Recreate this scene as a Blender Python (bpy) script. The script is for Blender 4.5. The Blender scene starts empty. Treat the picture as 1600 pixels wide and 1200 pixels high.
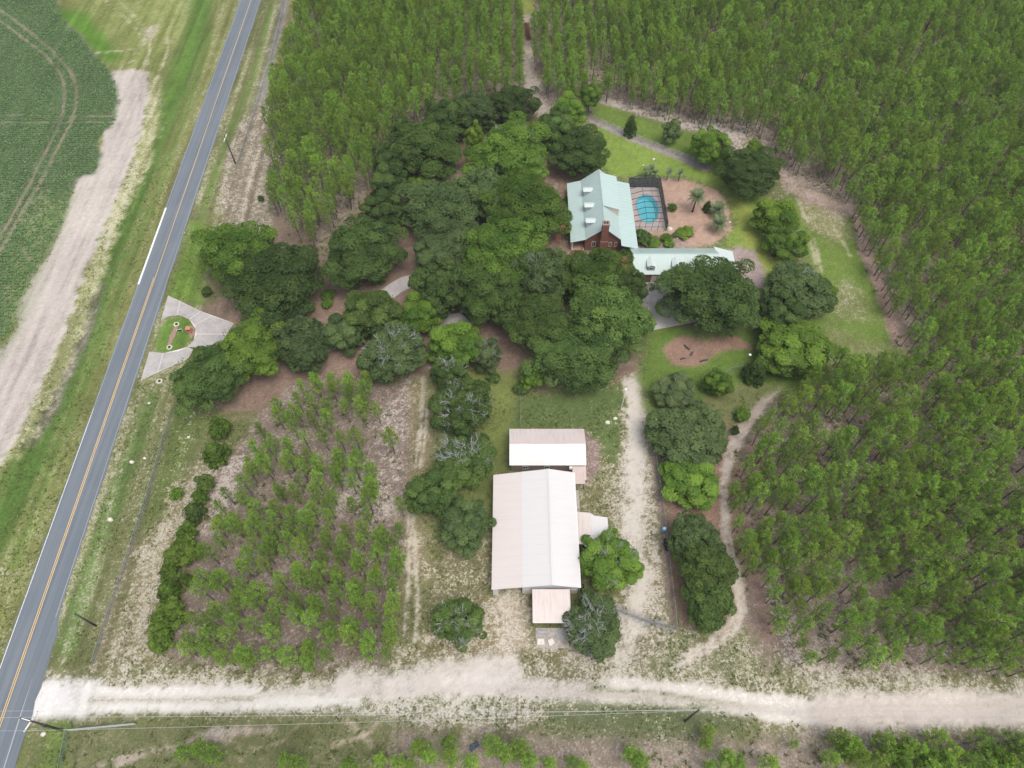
import bpy, math, random
import numpy as np
from mathutils import Vector, Matrix

random.seed(7)
RNG = np.random.default_rng(11)
scene = bpy.context.scene
C = scene.collection

# ------------------------------------------------------------------ camera
H = 120.0                       # drone height in metres
DEP = math.radians(56.0)        # depression of the optical axis
F = 1109.0                      # focal length in photograph pixels (1600 wide)
SD, CD = math.sin(DEP), math.cos(DEP)
cam_data = bpy.data.cameras.new('camera')
cam = bpy.data.objects.new('camera', cam_data)
C.objects.link(cam)
cam.location = (0, 0, H)
cam.rotation_euler = (math.radians(90) - DEP, 0, 0)
cam_data.sensor_width = 36
cam_data.lens = 36 * F / 1600
cam_data.clip_start = 1
cam_data.clip_end = 12000
scene.camera = cam

# ------------------------------------------------------------------ light
SUN_EL, SUN_AZ = math.radians(68), math.radians(140)     # azimuth from north (+Y) towards east
world = bpy.data.worlds.new('World')
scene.world = world
world.use_nodes = True
wn = world.node_tree
wn.nodes.clear()
sky = wn.nodes.new('ShaderNodeTexSky')
sky.sky_type = 'NISHITA'
sky.sun_disc = False
sky.sun_elevation = SUN_EL
sky.sun_rotation = SUN_AZ
sky.air_density = 1.0
sky.dust_density = 4.0
sky.ozone_density = 1.0
bg = wn.nodes.new('ShaderNodeBackground')
bg.inputs['Strength'].default_value = 0.15
wo = wn.nodes.new('ShaderNodeOutputWorld')
hsv = wn.nodes.new('ShaderNodeHueSaturation')      # thin overcast: the dome is greyer than a clear sky
hsv.inputs['Saturation'].default_value = 0.5
wn.links.new(sky.outputs[0], hsv.inputs['Color'])
wn.links.new(hsv.outputs[0], bg.inputs[0])
wn.links.new(bg.outputs[0], wo.inputs[0])
sd_ = bpy.data.lights.new('sun', 'SUN')
sd_.energy = 0.95
sd_.angle = math.radians(30)
sd_.color = (1.0, 0.93, 0.84)
sun = bpy.data.objects.new('sun', sd_)
C.objects.link(sun)
sdir = Vector((math.sin(SUN_AZ) * math.cos(SUN_EL), math.cos(SUN_AZ) * math.cos(SUN_EL), math.sin(SUN_EL)))
sun.rotation_euler = sdir.to_track_quat('Z', 'Y').to_euler()
sun.location = (0, 0, 200)
vs = scene.view_settings
scene.display_settings.display_device = 'sRGB'
vs.view_transform = 'Standard'
vs.look = 'None'
vs.gamma = 1
vs.use_curve_mapping = False
vs.exposure = 0.55

# ------------------------------------------------------------------ helpers
def W(px, py, z=0.0):
    """point of the place at height z that the photograph shows at (px, py)"""
    u, v = (px - 800) / F, (py - 600) / F
    t = (H - z) / (SD + v * CD)
    return (u * t, (CD - v * SD) * t, z)

def Wn(p):
    p = np.asarray(p, float)
    u, v = (p[:, 0] - 800) / F, (p[:, 1] - 600) / F
    t = H / (SD + v * CD)
    return np.stack([u * t, (CD - v * SD) * t], 1)

def to_px(X, Y, Z=0):
    """inverse of W"""
    dz = Z - H
    d = Y * CD - dz * SD
    u = X / d
    v = -(Y * SD + dz * CD) / d
    return 800 + u * F, 600 + v * F, d

def mk_mesh(name, verts, faces, mats=(), mi=None, smooth=False):
    me = bpy.data.meshes.new(name)
    me.from_pydata([tuple(v) for v in verts], [], [tuple(f) for f in faces])
    for m in mats:
        me.materials.append(m)
    if mi is not None:
        me.polygons.foreach_set('material_index', np.asarray(mi, dtype=np.int32))
    if smooth:
        me.polygons.foreach_set('use_smooth', np.ones(len(me.polygons), dtype=bool))
    me.update()
    return me

def quads_mesh(name, V, nper, mats, rnd=None, mi=None):
    """V: (n*nper,3) vertices, every nper form one face"""
    n = len(V) // nper
    me = bpy.data.meshes.new(name)
    me.vertices.add(len(V))
    me.vertices.foreach_set('co', np.asarray(V, np.float32).ravel())
    me.loops.add(len(V))
    me.loops.foreach_set('vertex_index', np.arange(len(V), dtype=np.int32))
    me.polygons.add(n)
    me.polygons.foreach_set('loop_start', np.arange(n, dtype=np.int32) * nper)
    for m in mats:
        me.materials.append(m)
    if mi is not None:
        me.polygons.foreach_set('material_index', np.asarray(mi, np.int32))
    me.update(calc_edges=True)
    if rnd is not None:
        a = me.attributes.new('rnd', 'FLOAT', 'FACE')
        a.data.foreach_set('value', np.asarray(rnd, np.float32))
    return me

def link(name, me, parent=None, loc=(0, 0, 0), rot=(0, 0, 0), scale=(1, 1, 1)):
    o = bpy.data.objects.new(name, me)
    C.objects.link(o)
    o.parent = parent
    o.location = loc
    o.rotation_euler = rot
    o.scale = scale
    return o

def tag(o, label=None, cat=None, group=None, kind=None):
    if label: o['label'] = label
    if cat: o['category'] = cat
    if group: o['group'] = group
    if kind: o['kind'] = kind
    return o

def empty(name, loc, label=None, cat=None, group=None, rz=0):
    o = bpy.data.objects.new(name, None)
    C.objects.link(o)
    o.location = loc
    o.rotation_euler = (0, 0, rz)
    o.empty_display_size = 0.5
    return tag(o, label, cat, group)

class MB:
    """collects simple solids into one mesh"""
    def __init__(s): s.v, s.f = [], []
    def add(s, v, f):
        n = len(s.v); s.v += [tuple(p) for p in v]; s.f += [tuple(i + n for i in q) for q in f]; return s
    def box(s, x0, x1, y0, y1, z0, z1):
        return s.add([(x0, y0, z0), (x1, y0, z0), (x1, y1, z0), (x0, y1, z0), (x0, y0, z1), (x1, y0, z1), (x1, y1, z1), (x0, y1, z1)],
                     [(0, 3, 2, 1), (4, 5, 6, 7), (0, 1, 5, 4), (1, 2, 6, 5), (2, 3, 7, 6), (3, 0, 4, 7)])
    def slab(s, pts, th):
        n = len(pts)
        v = [tuple(p) for p in pts] + [(p[0], p[1], p[2] - th) for p in pts]
        f = [tuple(range(n)), tuple(range(2 * n - 1, n - 1, -1))]
        f += [(i, i + n, (i + 1) % n + n, (i + 1) % n) for i in range(n)]
        return s.add(v, f)
    def prism_y(s, prof, y0, y1):
        n = len(prof)
        v = [(x, y0, z) for x, z in prof] + [(x, y1, z) for x, z in prof]
        f = [tuple(range(n)), tuple(range(2 * n - 1, n - 1, -1))]
        f += [((i + 1) % n, i, i + n, (i + 1) % n + n) for i in range(n)]
        return s.add(v, f)
    def prism_x(s, prof, x0, x1):
        n = len(prof)
        v = [(x0, y, z) for y, z in prof] + [(x1, y, z) for y, z in prof]
        f = [tuple(range(n)), tuple(range(2 * n - 1, n - 1, -1))]
        f += [((i + 1) % n, i, i + n, (i + 1) % n + n) for i in range(n)]
        return s.add(v, f)
    def tube(s, pts, rads, k=6, cap=True):
        pts = [Vector(p) for p in pts]
        base = len(s.v)
        for i, p in enumerate(pts):
            d = (pts[min(i + 1, len(pts) - 1)] - pts[max(i - 1, 0)]).normalized()
            a = d.orthogonal().normalized(); b = d.cross(a)
            for j in range(k):
                q = p + (a * math.cos(2 * math.pi * j / k) + b * math.sin(2 * math.pi * j / k)) * rads[i]
                s.v.append(tuple(q))
        for i in range(len(pts) - 1):
            for j in range(k):
                a0 = base + i * k + j; a1 = base + i * k + (j + 1) % k
                s.f.append((a0, a1, a1 + k, a0 + k))
        if cap:
            s.f.append(tuple(base + (len(pts) - 1) * k + j for j in range(k)))
            s.f.append(tuple(base + k - 1 - j for j in range(k)))
        return s
    def bar(s, a, b, r, k=4): return s.tube([a, b], [r, r], k)
    def build(s, name, mat, parent=None, smooth=False, **kw):
        return link(name, mk_mesh(name, s.v, s.f, (mat,) if mat else (), smooth=smooth), parent, **kw)

def slab_part(name, pts, th, mat, parent):
    return MB().slab(pts, th).build(name, mat, parent)

# ------------------------------------------------------------------ materials
def new_mat(name):
    m = bpy.data.materials.new(name)
    m.use_nodes = True
    nt = m.node_tree
    nt.nodes.clear()
    out = nt.nodes.new('ShaderNodeOutputMaterial')
    return m, nt, out

def nd(nt, t, **kw):
    n = nt.nodes.new(t)
    for k, v in kw.items():
        if k.startswith('i_'):
            key = k[2:]
            n.inputs[int(key) if key.isdigit() else key].default_value = v
        else:
            setattr(n, k, v)
    return n

def L(nt, a, b): nt.links.new(a, b)

def noise_of(nt, vec, scale, detail=4, rough=0.6):
    n = nd(nt, 'ShaderNodeTexNoise')
    n.inputs['Scale'].default_value = scale
    n.inputs['Detail'].default_value = detail
    n.inputs['Roughness'].default_value = rough
    if vec: L(nt, vec, n.inputs['Vector'])
    return n.outputs['Fac']

def ramp(nt, fac, a, b, lo=0.0, hi=1.0):
    r = nd(nt, 'ShaderNodeMapRange')
    r.inputs['From Min'].default_value = a; r.inputs['From Max'].default_value = b
    r.inputs['To Min'].default_value = lo; r.inputs['To Max'].default_value = hi
    L(nt, fac, r.inputs['Value'])
    return r.outputs['Result']

def mixc(nt, fac, a, b, mode='MIX'):
    n = nd(nt, 'ShaderNodeMix', data_type='RGBA', blend_type=mode)
    for sock, val in ((n.inputs[6], a), (n.inputs[7], b)):
        if isinstance(val, (tuple, list)): sock.default_value = (*val, 1) if len(val) == 3 else val
        else: L(nt, val, sock)
    if isinstance(fac, (int, float)): n.inputs[0].default_value = fac
    else: L(nt, fac, n.inputs[0])
    return n.outputs[2]

def mth(nt, op, a, b=None):
    n = nd(nt, 'ShaderNodeMath', operation=op)
    for i, val in enumerate((a, b)):
        if val is None: continue
        if isinstance(val, (int, float)): n.inputs[i].default_value = val
        else: L(nt, val, n.inputs[i])
    return n.outputs[0]

def pbsdf(nt, out, col, rough=0.8, metal=0.0, spec=0.3, bump=None, bstr=0.4, bdist=0.05):
    p = nd(nt, 'ShaderNodeBsdfPrincipled')
    if isinstance(col, (tuple, list)): p.inputs['Base Color'].default_value = (*col, 1)
    else: L(nt, col, p.inputs['Base Color'])
    if isinstance(rough, (int, float)): p.inputs['Roughness'].default_value = rough
    else: L(nt, rough, p.inputs['Roughness'])
    p.inputs['Metallic'].default_value = metal
    p.inputs['Specular IOR Level'].default_value = spec
    if bump is not None:
        b = nd(nt, 'ShaderNodeBump'); b.inputs['Strength'].default_value = bstr; b.inputs['Distance'].default_value = bdist
        L(nt, bump, b.inputs['Height']); L(nt, b.outputs[0], p.inputs['Normal'])
    L(nt, p.outputs[0], out.inputs[0])
    return p

def pos(nt): return nd(nt, 'ShaderNodeNewGeometry').outputs['Position']

def plain(name, col, rough=0.7, var=0.12, scale=2.0, spec=0.3, metal=0.0, bstr=0.2):
    m, nt, out = new_mat(name)
    n = noise_of(nt, pos(nt), scale, 5)
    c = mixc(nt, ramp(nt, n, 0.3, 0.7), tuple(x * (1 - var) for x in col), tuple(min(1, x * (1 + var)) for x in col))
    pbsdf(nt, out, c, rough, metal, spec, n, bstr, 0.03)
    return m

def leaf_mat(name, dark, light, trans=0.35, yellow=(0.16, 0.17, 0.03)):
    m, nt, out = new_mat(name)
    at = nd(nt, 'ShaderNodeAttribute', attribute_name='rnd')
    oi = nd(nt, 'ShaderNodeObjectInfo')
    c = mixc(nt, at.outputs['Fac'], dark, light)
    # whole-plant variation
    k = ramp(nt, oi.outputs['Random'], 0, 1, 0.72, 1.3)
    c2 = nd(nt, 'ShaderNodeVectorMath', operation='SCALE'); L(nt, c, c2.inputs[0]); L(nt, k, c2.inputs['Scale'])
    h = mth(nt, 'FRACT', mth(nt, 'MULTIPLY', oi.outputs['Random'], 17.31))
    c3 = mixc(nt, ramp(nt, h, 0.6, 1.0, 0.0, 0.35), c2.outputs[0], yellow)
    d = nd(nt, 'ShaderNodeBsdfDiffuse'); t = nd(nt, 'ShaderNodeBsdfTranslucent')
    g = nd(nt, 'ShaderNodeBsdfGlossy'); g.inputs['Roughness'].default_value = 0.5
    g.inputs['Color'].default_value = (0.9, 1, 0.9, 1)
    L(nt, c3, d.inputs[0])
    tc = mixc(nt, 0.5, c3, yellow); L(nt, tc, t.inputs[0])
    ms = nd(nt, 'ShaderNodeMixShader'); ms.inputs[0].default_value = trans
    L(nt, d.outputs[0], ms.inputs[1]); L(nt, t.outputs[0], ms.inputs[2])
    m2 = nd(nt, 'ShaderNodeMixShader'); m2.inputs[0].default_value = 0.012
    L(nt, ms.outputs[0], m2.inputs[1]); L(nt, g.outputs[0], m2.inputs[2])
    L(nt, m2.outputs[0], out.inputs[0])
    return m

M = {}
M['oak'] = leaf_mat('oak_leaves', (0.050, 0.096, 0.020), (0.138, 0.220, 0.046), yellow=(0.14, 0.18, 0.035))
M['fresh'] = leaf_mat('fresh_oak_leaves', (0.045, 0.100, 0.014), (0.160, 0.260, 0.036), yellow=(0.18, 0.24, 0.03))
M['dark'] = leaf_mat('dark_oak_leaves', (0.042, 0.082, 0.019), (0.116, 0.186, 0.042), yellow=(0.09, 0.14, 0.03))
M['grey'] = leaf_mat('grey_green_leaves', (0.060, 0.105, 0.032), (0.145, 0.215, 0.068), yellow=(0.12, 0.16, 0.06))
M['bright'] = leaf_mat('bright_green_leaves', (0.070, 0.140, 0.018), (0.165, 0.275, 0.034), yellow=(0.20, 0.26, 0.03))
M['lime'] = leaf_mat('lime_leaves', (0.09, 0.17, 0.02), (0.22, 0.34, 0.04), yellow=(0.26, 0.32, 0.04))
M['pale'] = leaf_mat('pale_leaves', (0.10, 0.15, 0.05), (0.20, 0.27, 0.10), yellow=(0.2, 0.25, 0.08))
M['cedar'] = leaf_mat('cedar_sprays', (0.062, 0.120, 0.016), (0.155, 0.260, 0.034), yellow=(0.17, 0.20, 0.03))
M['pine'] = leaf_mat('pine_needles', (0.105, 0.210, 0.030), (0.300, 0.480, 0.072), trans=0.3, yellow=(0.32, 0.38, 0.05))
M['palm'] = leaf_mat('palm_leaves', (0.09, 0.16, 0.07), (0.30, 0.37, 0.20), yellow=(0.22, 0.25, 0.12))
M['crop'] = leaf_mat('crop_leaves', (0.125, 0.230, 0.085), (0.245, 0.380, 0.150), yellow=(0.17, 0.26, 0.12))
M['tuft'] = leaf_mat('weed_leaves', (0.08, 0.12, 0.03), (0.20, 0.25, 0.08), yellow=(0.26, 0.25, 0.12))
M['bark'] = plain('bark', (0.10, 0.08, 0.065), 0.95, 0.3, 6)
M['pinebark'] = plain('pine_bark', (0.155, 0.128, 0.112), 0.95, 0.3, 6)
M['deadwood'] = plain('bare_grey_wood', (0.40, 0.41, 0.40), 0.9, 0.2, 5)
M['trim'] = plain('white_trim', (0.72, 0.71, 0.68), 0.5, 0.05)
M['beige'] = plain('beige_siding', (0.56, 0.50, 0.43), 0.7, 0.06)
M['dormer_cheek'] = plain('shaded_dormer_siding', (0.30, 0.345, 0.34), 0.7, 0.06)  # grey darkened so the shade on the cheeks is part of the colour
M['darkmetal'] = plain('bronze_aluminium', (0.05, 0.05, 0.055), 0.5, 0.1)
M['wood'] = plain('weathered_pole_wood', (0.075, 0.068, 0.06), 0.9, 0.3, 5)
M['galv'] = plain('galvanised_steel', (0.33, 0.36, 0.36), 0.5, 0.15, 4, 0.5)
M['greensteel'] = plain('green_coated_steel', (0.20, 0.30, 0.25), 0.6, 0.15)
M['glass'] = plain('window_glass', (0.03, 0.04, 0.05), 0.1, 0.1, 1, 0.8)
M['bluepl'] = plain('blue_plastic', (0.10, 0.42, 0.62), 0.4, 0.05)
M['black'] = plain('black_plastic', (0.018, 0.018, 0.02), 0.5, 0.3)
M['stone'] = plain('pale_stone', (0.62, 0.58, 0.50), 0.9, 0.2, 4)
M['concrete_old'] = plain('old_concrete', (0.36, 0.33, 0.30), 0.9, 0.25, 2)
M['mulchpot'] = plain('terracotta', (0.45, 0.17, 0.09), 0.8, 0.2)
M['log'] = plain('dark_log', (0.06, 0.06, 0.075), 0.9, 0.4, 6)
M['cream'] = plain('creosote_brown_siding', (0.27, 0.20, 0.17), 0.8, 0.12, 3)
M['wallwhite'] = plain('barn_wall_metal', (0.62, 0.63, 0.66), 0.5, 0.06)
M['wire'] = plain('wire', (0.42, 0.43, 0.44), 0.5, 0.05)

def ribbed(name, col, stain, axis, freq, stain_amt=0.5, rough=0.35):
    """painted sheet metal: rib relief along one axis, fine streaks, stains"""
    m, nt, out = new_mat(name)
    p = pos(nt)
    sx = nd(nt, 'ShaderNodeSeparateXYZ'); L(nt, p, sx.inputs[0])
    a = sx.outputs[axis]
    w = mth(nt, 'ABSOLUTE', mth(nt, 'SINE', mth(nt, 'MULTIPLY', a, math.pi * freq)))
    rib = ramp(nt, w, 0.0, 0.25, 1.0, 0.0)
    mp = nd(nt, 'ShaderNodeMapping'); L(nt, p, mp.inputs[0])
    sc = [0.25, 0.25, 0.25]; sc[axis] = 3.0
    mp.inputs['Scale'].default_value = sc
    n = noise_of(nt, mp.outputs[0], 1.0, 5, 0.65)
    n2 = noise_of(nt, p, 0.35, 4, 0.6)
    f = mth(nt, 'MULTIPLY', ramp(nt, n, 0.45, 0.75), ramp(nt, n2, 0.35, 0.7))
    c = mixc(nt, mth(nt, 'MULTIPLY', f, stain_amt), col, stain)
    c = mixc(nt, mth(nt, 'MULTIPLY', rib, 0.10), c, tuple(x * 0.7 for x in col))
    pbsdf(nt, out, c, rough, 0.0, 0.4, rib, 0.35, 0.03)
    return m

M['mint_x'] = ribbed('mint_metal_roof', (0.41, 0.52, 0.49), (0.36, 0.47, 0.44), 1, 1 / 0.6, 0.5)
M['mint_y'] = ribbed('mint_metal_roof_wing', (0.37, 0.475, 0.445), (0.33, 0.43, 0.40), 0, 1 / 0.6, 0.5)
M['mint_pale'] = plain('pale_mint_metal', (0.50, 0.57, 0.545), 0.4, 0.04)
M['white_y'] = ribbed('white_metal_roof', (0.60, 0.585, 0.57), (0.54, 0.51, 0.49), 1, 1 / 0.9, 0.4)
M['white_x'] = ribbed('white_metal_roof_x', (0.58, 0.565, 0.55), (0.52, 0.485, 0.465), 0, 1 / 0.9, 0.5)
M['pink_y'] = ribbed('aged_cream_metal_roof', (0.60, 0.545, 0.51), (0.53, 0.47, 0.43), 1, 1 / 0.9, 0.6)
M['pink_x'] = ribbed('aged_cream_metal_roof_x', (0.58, 0.51, 0.475), (0.38, 0.31, 0.27), 0, 1 / 0.9, 0.9)
M['tan_x'] = ribbed('stained_metal_roof', (0.52, 0.42, 0.38), (0.40, 0.31, 0.27), 0, 1 / 0.5, 0.8)

# brick
def brick_mat(name, c1, c2, mortar):
    m, nt, out = new_mat(name)
    tc = nd(nt, 'ShaderNodeNewGeometry')
    sx = nd(nt, 'ShaderNodeSeparateXYZ'); L(nt, tc.outputs['Position'], sx.inputs[0])
    cb = nd(nt, 'ShaderNodeCombineXYZ')
    L(nt, mth(nt, 'ADD', sx.outputs[0], sx.outputs[1]), cb.inputs[0]); L(nt, sx.outputs[2], cb.inputs[1])
    b = nd(nt, 'ShaderNodeTexBrick')
    b.inputs['Color1'].default_value = (*c1, 1); b.inputs['Color2'].default_value = (*c2, 1); b.inputs['Mortar'].default_value = (*mortar, 1)
    b.inputs['Scale'].default_value = 1.0; b.inputs['Brick Width'].default_value = 0.24; b.inputs['Row Height'].default_value = 0.085
    b.inputs['Mortar Size'].default_value = 0.01
    L(nt, cb.outputs[0], b.inputs['Vector'])
    n = noise_of(nt, tc.outputs['Position'], 1.3, 5)
    c = mixc(nt, ramp(nt, n, 0.3, 0.75, 0, 0.35), b.outputs[0], tuple(x * 0.6 for x in c1))
    pbsdf(nt, out, c, 0.9, 0, 0.2, b.outputs['Fac'], -0.3, 0.02)
    return m
M['brick'] = brick_mat('red_brick', (0.20, 0.065, 0.045), (0.27, 0.09, 0.06), (0.26, 0.2, 0.17))
M['brickpath'] = brick_mat('orange_brick', (0.46, 0.19, 0.12), (0.55, 0.24, 0.16), (0.45, 0.3, 0.24))

# asphalt
def asphalt():
    m, nt, out = new_mat('asphalt')
    p = pos(nt)
    mp = nd(nt, 'ShaderNodeMapping'); L(nt, p, mp.inputs[0])
    mp.inputs['Rotation'].default_value = (0, 0, -0.024)
    mp.inputs['Scale'].default_value = (1.1, 0.012, 1)
    n1 = noise_of(nt, mp.outputs[0], 1.0, 3, 0.6)
    n2 = noise_of(nt, p, 0.12, 4, 0.6)
    n3 = noise_of(nt, p, 9.0, 2, 0.5)
    c = mixc(nt, ramp(nt, n1, 0.35, 0.65), (0.120, 0.143, 0.166), (0.168, 0.194, 0.220))
    c = mixc(nt, ramp(nt, n2, 0.4, 0.7, 0, 0.35), c, (0.20, 0.22, 0.235))
    c = mixc(nt, ramp(nt, n3, 0.35, 0.7, 0, 0.25), c, (0.10, 0.11, 0.13))
    pbsdf(nt, out, c, 0.85, 0, 0.3, n3, 0.3, 0.01)
    return m
M['asphalt'] = asphalt()
def paint_mat(name, col):
    m, nt, out = new_mat(name)
    n = noise_of(nt, pos(nt), 5.0, 5, 0.7)
    c = mixc(nt, ramp(nt, n, 0.5, 0.72, 0, 0.75), col, (0.2, 0.21, 0.22))
    pbsdf(nt, out, c, 0.7)
    return m
M['yellow'] = paint_mat('yellow_road_paint', (0.72, 0.48, 0.16))
M['whitep'] = paint_mat('white_road_paint', (0.80, 0.80, 0.78))
M['worn'] = paint_mat('worn_white_road_paint', (0.36, 0.38, 0.39))
def concrete():
    m, nt, out = new_mat('concrete')
    p = pos(nt)
    n1 = noise_of(nt, p, 0.35, 5, 0.65); n2 = noise_of(nt, p, 3.0, 5, 0.7)
    oi = nd(nt, 'ShaderNodeObjectInfo')
    c = mixc(nt, ramp(nt, n1, 0.35, 0.68), (0.29, 0.275, 0.27), (0.46, 0.43, 0.41))
    c = mixc(nt, ramp(nt, n2, 0.45, 0.75, 0, 0.5), c, (0.20, 0.19, 0.185))
    c = mixc(nt, ramp(nt, oi.outputs['Random'], 0, 1, 0, 0.25), c, (0.5, 0.48, 0.46))
    pbsdf(nt, out, c, 0.9, 0, 0.2, n2, 0.3, 0.01)
    return m
M['concrete'] = concrete()
M['joint'] = plain('concrete_joint', (0.60, 0.57, 0.53), 0.9, 0.15, 3)
M['deck'] = plain('pool_deck_pavers', (0.47, 0.40, 0.37), 0.9, 0.08, 3)
M['pooltile'] = plain('pool_plaster', (0.56, 0.76, 0.80), 0.6, 0.05, 1)
def water():
    m, nt, out = new_mat('pool_water')
    t = nd(nt, 'ShaderNodeBsdfTransparent'); t.inputs[0].default_value = (0.46, 0.80, 0.84, 1)
    g = nd(nt, 'ShaderNodeBsdfGlossy'); g.inputs['Roughness'].default_value = 0.05
    fr = nd(nt, 'ShaderNodeFresnel'); fr.inputs[0].default_value = 1.33
    b = nd(nt, 'ShaderNodeBump'); b.inputs['Strength'].default_value = 0.15; b.inputs['Distance'].default_value = 0.05
    L(nt, noise_of(nt, pos(nt), 1.2, 3), b.inputs['Height'])
    L(nt, b.outputs[0], g.inputs['Normal']); L(nt, b.outputs[0], fr.inputs['Normal'])
    ms = nd(nt, 'ShaderNodeMixShader'); L(nt, fr.outputs[0], ms.inputs[0]); L(nt, t.outputs[0], ms.inputs[1]); L(nt, g.outputs[0], ms.inputs[2])
    L(nt, ms.outputs[0], out.inputs[0])
    return m
M['water'] = water()
def screen_mat(name, op):
    m, nt, out = new_mat(name)
    t = nd(nt, 'ShaderNodeBsdfTransparent'); d = nd(nt, 'ShaderNodeBsdfDiffuse'); d.inputs[0].default_value = (0.055, 0.065, 0.09, 1)
    ms = nd(nt, 'ShaderNodeMixShader'); ms.inputs[0].default_value = op
    L(nt, t.outputs[0], ms.inputs[1]); L(nt, d.outputs[0], ms.inputs[2]); L(nt, ms.outputs[0], out.inputs[0])
    return m
M['screen_dense'] = screen_mat('dense_insect_screen', 0.78)
M['screen_thin'] = screen_mat('thin_insect_screen', 0.10)
M['chainlink'] = screen_mat('chain_link_mesh', 0.22)
M['chainlink'].node_tree.nodes['Diffuse BSDF'].inputs[0].default_value = (0.22, 0.25, 0.25, 1)

# ------------------------------------------------------------------ ground
def noise2(x, y, s, seed):
    r = np.random.default_rng(seed)
    G = r.random((257, 257))
    fx, fy = x / s + 1000.3, y / s + 1000.7
    ix, iy = np.floor(fx).astype(int), np.floor(fy).astype(int)
    tx, ty = fx - ix, fy - iy
    tx = tx * tx * (3 - 2 * tx); ty = ty * ty * (3 - 2 * ty)
    ix %= 256; iy %= 256
    a = G[ix, iy]; b = G[ix + 1, iy]; c = G[ix, iy + 1]; d = G[ix + 1, iy + 1]
    return (a * (1 - tx) + b * tx) * (1 - ty) + (c * (1 - tx) + d * tx) * ty - 0.5

def fbm(x, y, s, seed, o=3):
    v = 0; a = 1; t = 0
    for k in range(o):
        v = v + a * noise2(x, y, s / 2 ** k, seed + k); t += a; a *= 0.55
    return v / t

def poly_sd(px, py, poly):
    """signed distance, positive inside"""
    P = np.asarray(poly, float); n = len(P)
    d2 = np.full(px.shape, 1e18); inside = np.zeros(px.shape, bool)
    for i in range(n):
        ax, ay = P[i]; bx, by = P[(i + 1) % n]
        ex, ey = bx - ax, by - ay
        t = np.clip(((px - ax) * ex + (py - ay) * ey) / (ex * ex + ey * ey + 1e-9), 0, 1)
        d2 = np.minimum(d2, (px - ax - t * ex) ** 2 + (py - ay - t * ey) ** 2)
        cond = ((ay > py) != (by > py)) & (px < (bx - ax) * (py - ay) / (by - ay + 1e-12) + ax)
        inside ^= cond
    d = np.sqrt(d2)
    return np.where(inside, d, -d)

def line_d(px, py, pts):
    P = np.asarray(pts, float)
    d2 = np.full(px.shape, 1e18)
    for i in range(len(P) - 1):
        ax, ay = P[i]; bx, by = P[i + 1]
        ex, ey = bx - ax, by - ay
        t = np.clip(((px - ax) * ex + (py - ay) * ey) / (ex * ex + ey * ey + 1e-9), 0, 1)
        d2 = np.minimum(d2, (px - ax - t * ex) ** 2 + (py - ay - t * ey) ** 2)
    return np.sqrt(d2)

def axis(segs, lo_far, hi_far):
    a = [segs[0][0]]
    for s0, s1, st in segs:
        n = max(1, int(round((s1 - s0) / st)))
        a += list(np.linspace(s0, s1, n + 1)[1:])
    lo, hi, st = [], [], 4.0
    x = a[0]
    while x > lo_far: x -= st; st *= 1.6; lo.append(x)
    x = a[-1]; st = 4.0
    while x < hi_far: x += st; st *= 1.6; hi.append(x)
    return np.array(lo[::-1] + a + hi)

gx = axis([(-175, -110, 0.8), (-110, 100, 0.45), (100, 185, 0.9)], -4000, 4000)
gy = axis([(4, 90, 0.42), (90, 150, 0.55), (150, 250, 0.85)], -3000, 6000)
nx, ny = len(gx), len(gy)
X, Y = np.meshgrid(gx, gy, indexing='ij')
X = X.ravel(); Y = Y.ravel()
NV = len(X)
colA = np.zeros((NV, 3)); colB = np.zeros((NV, 3)); frac = np.zeros(NV)
n_big = fbm(X, Y, 14, 1); n_mid = fbm(X, Y, 4, 5); n_small = fbm(X, Y, 1.4, 9)
n_fine = RNG.normal(0, 0.16, NV) + 0.9 * fbm(X, Y, 0.9, 15, 2)
streak = fbm(X * 1.0 + 0.024 * Y, Y * 0.05, 1.3, 61)

OLIVE = (0.135, 0.150, 0.060); GRASS = (0.105, 0.165, 0.040); LAWN = (0.165, 0.235, 0.050); DITCH = (0.085, 0.150, 0.035)
YELLOW = (0.27, 0.28, 0.10); SAND = (0.52, 0.47, 0.41); WHITE = (0.60, 0.565, 0.51); STRAW = (0.190, 0.150, 0.118); STRAWPALE = (0.40, 0.355, 0.315)
PALE = (0.46, 0.42, 0.33); TRACK = (0.46, 0.415, 0.37); MULCH = (0.21, 0.15, 0.115); SOIL = (0.30, 0.26, 0.19); DARKLEAF = (0.12, 0.095, 0.07)
colA[:] = OLIVE; colB[:] = PALE; frac[:] = 0.3

def blend(w, A, B, f, mask=None):
    w = w[:, None]
    idx = slice(None) if mask is None else mask
    colA[idx] = colA[idx] * (1 - w) + np.array(A) * w
    colB[idx] = colB[idx] * (1 - w) + np.array(B) * w
    frac[idx] = frac[idx] * (1 - w[:, 0]) + f * w[:, 0]

def sstep(x): x = np.clip(x, 0, 1); return x * x * (3 - 2 * x)

def zone(pts, A, B, f, edge=1.0, jit=2.0, world=False, k=1.0, streak=False):
    P = np.array(pts, float) if world else Wn(pts)
    pad = edge + jit + 2
    m = np.where((X > P[:, 0].min() - pad) & (X < P[:, 0].max() + pad) & (Y > P[:, 1].min() - pad) & (Y < P[:, 1].max() + pad))[0]
    sd = poly_sd(X[m], Y[m], P) + jit * (n_mid[m] + n_small[m] * 0.7)
    w = sstep(sd / edge * 0.5 + 0.5 + 0.55 * n_fine[m] * np.clip(1.6 - np.abs(sd) / (edge + 1.0), 0, 1)) * k
    blend(w, A, B, f, m)
    return m, w

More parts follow.
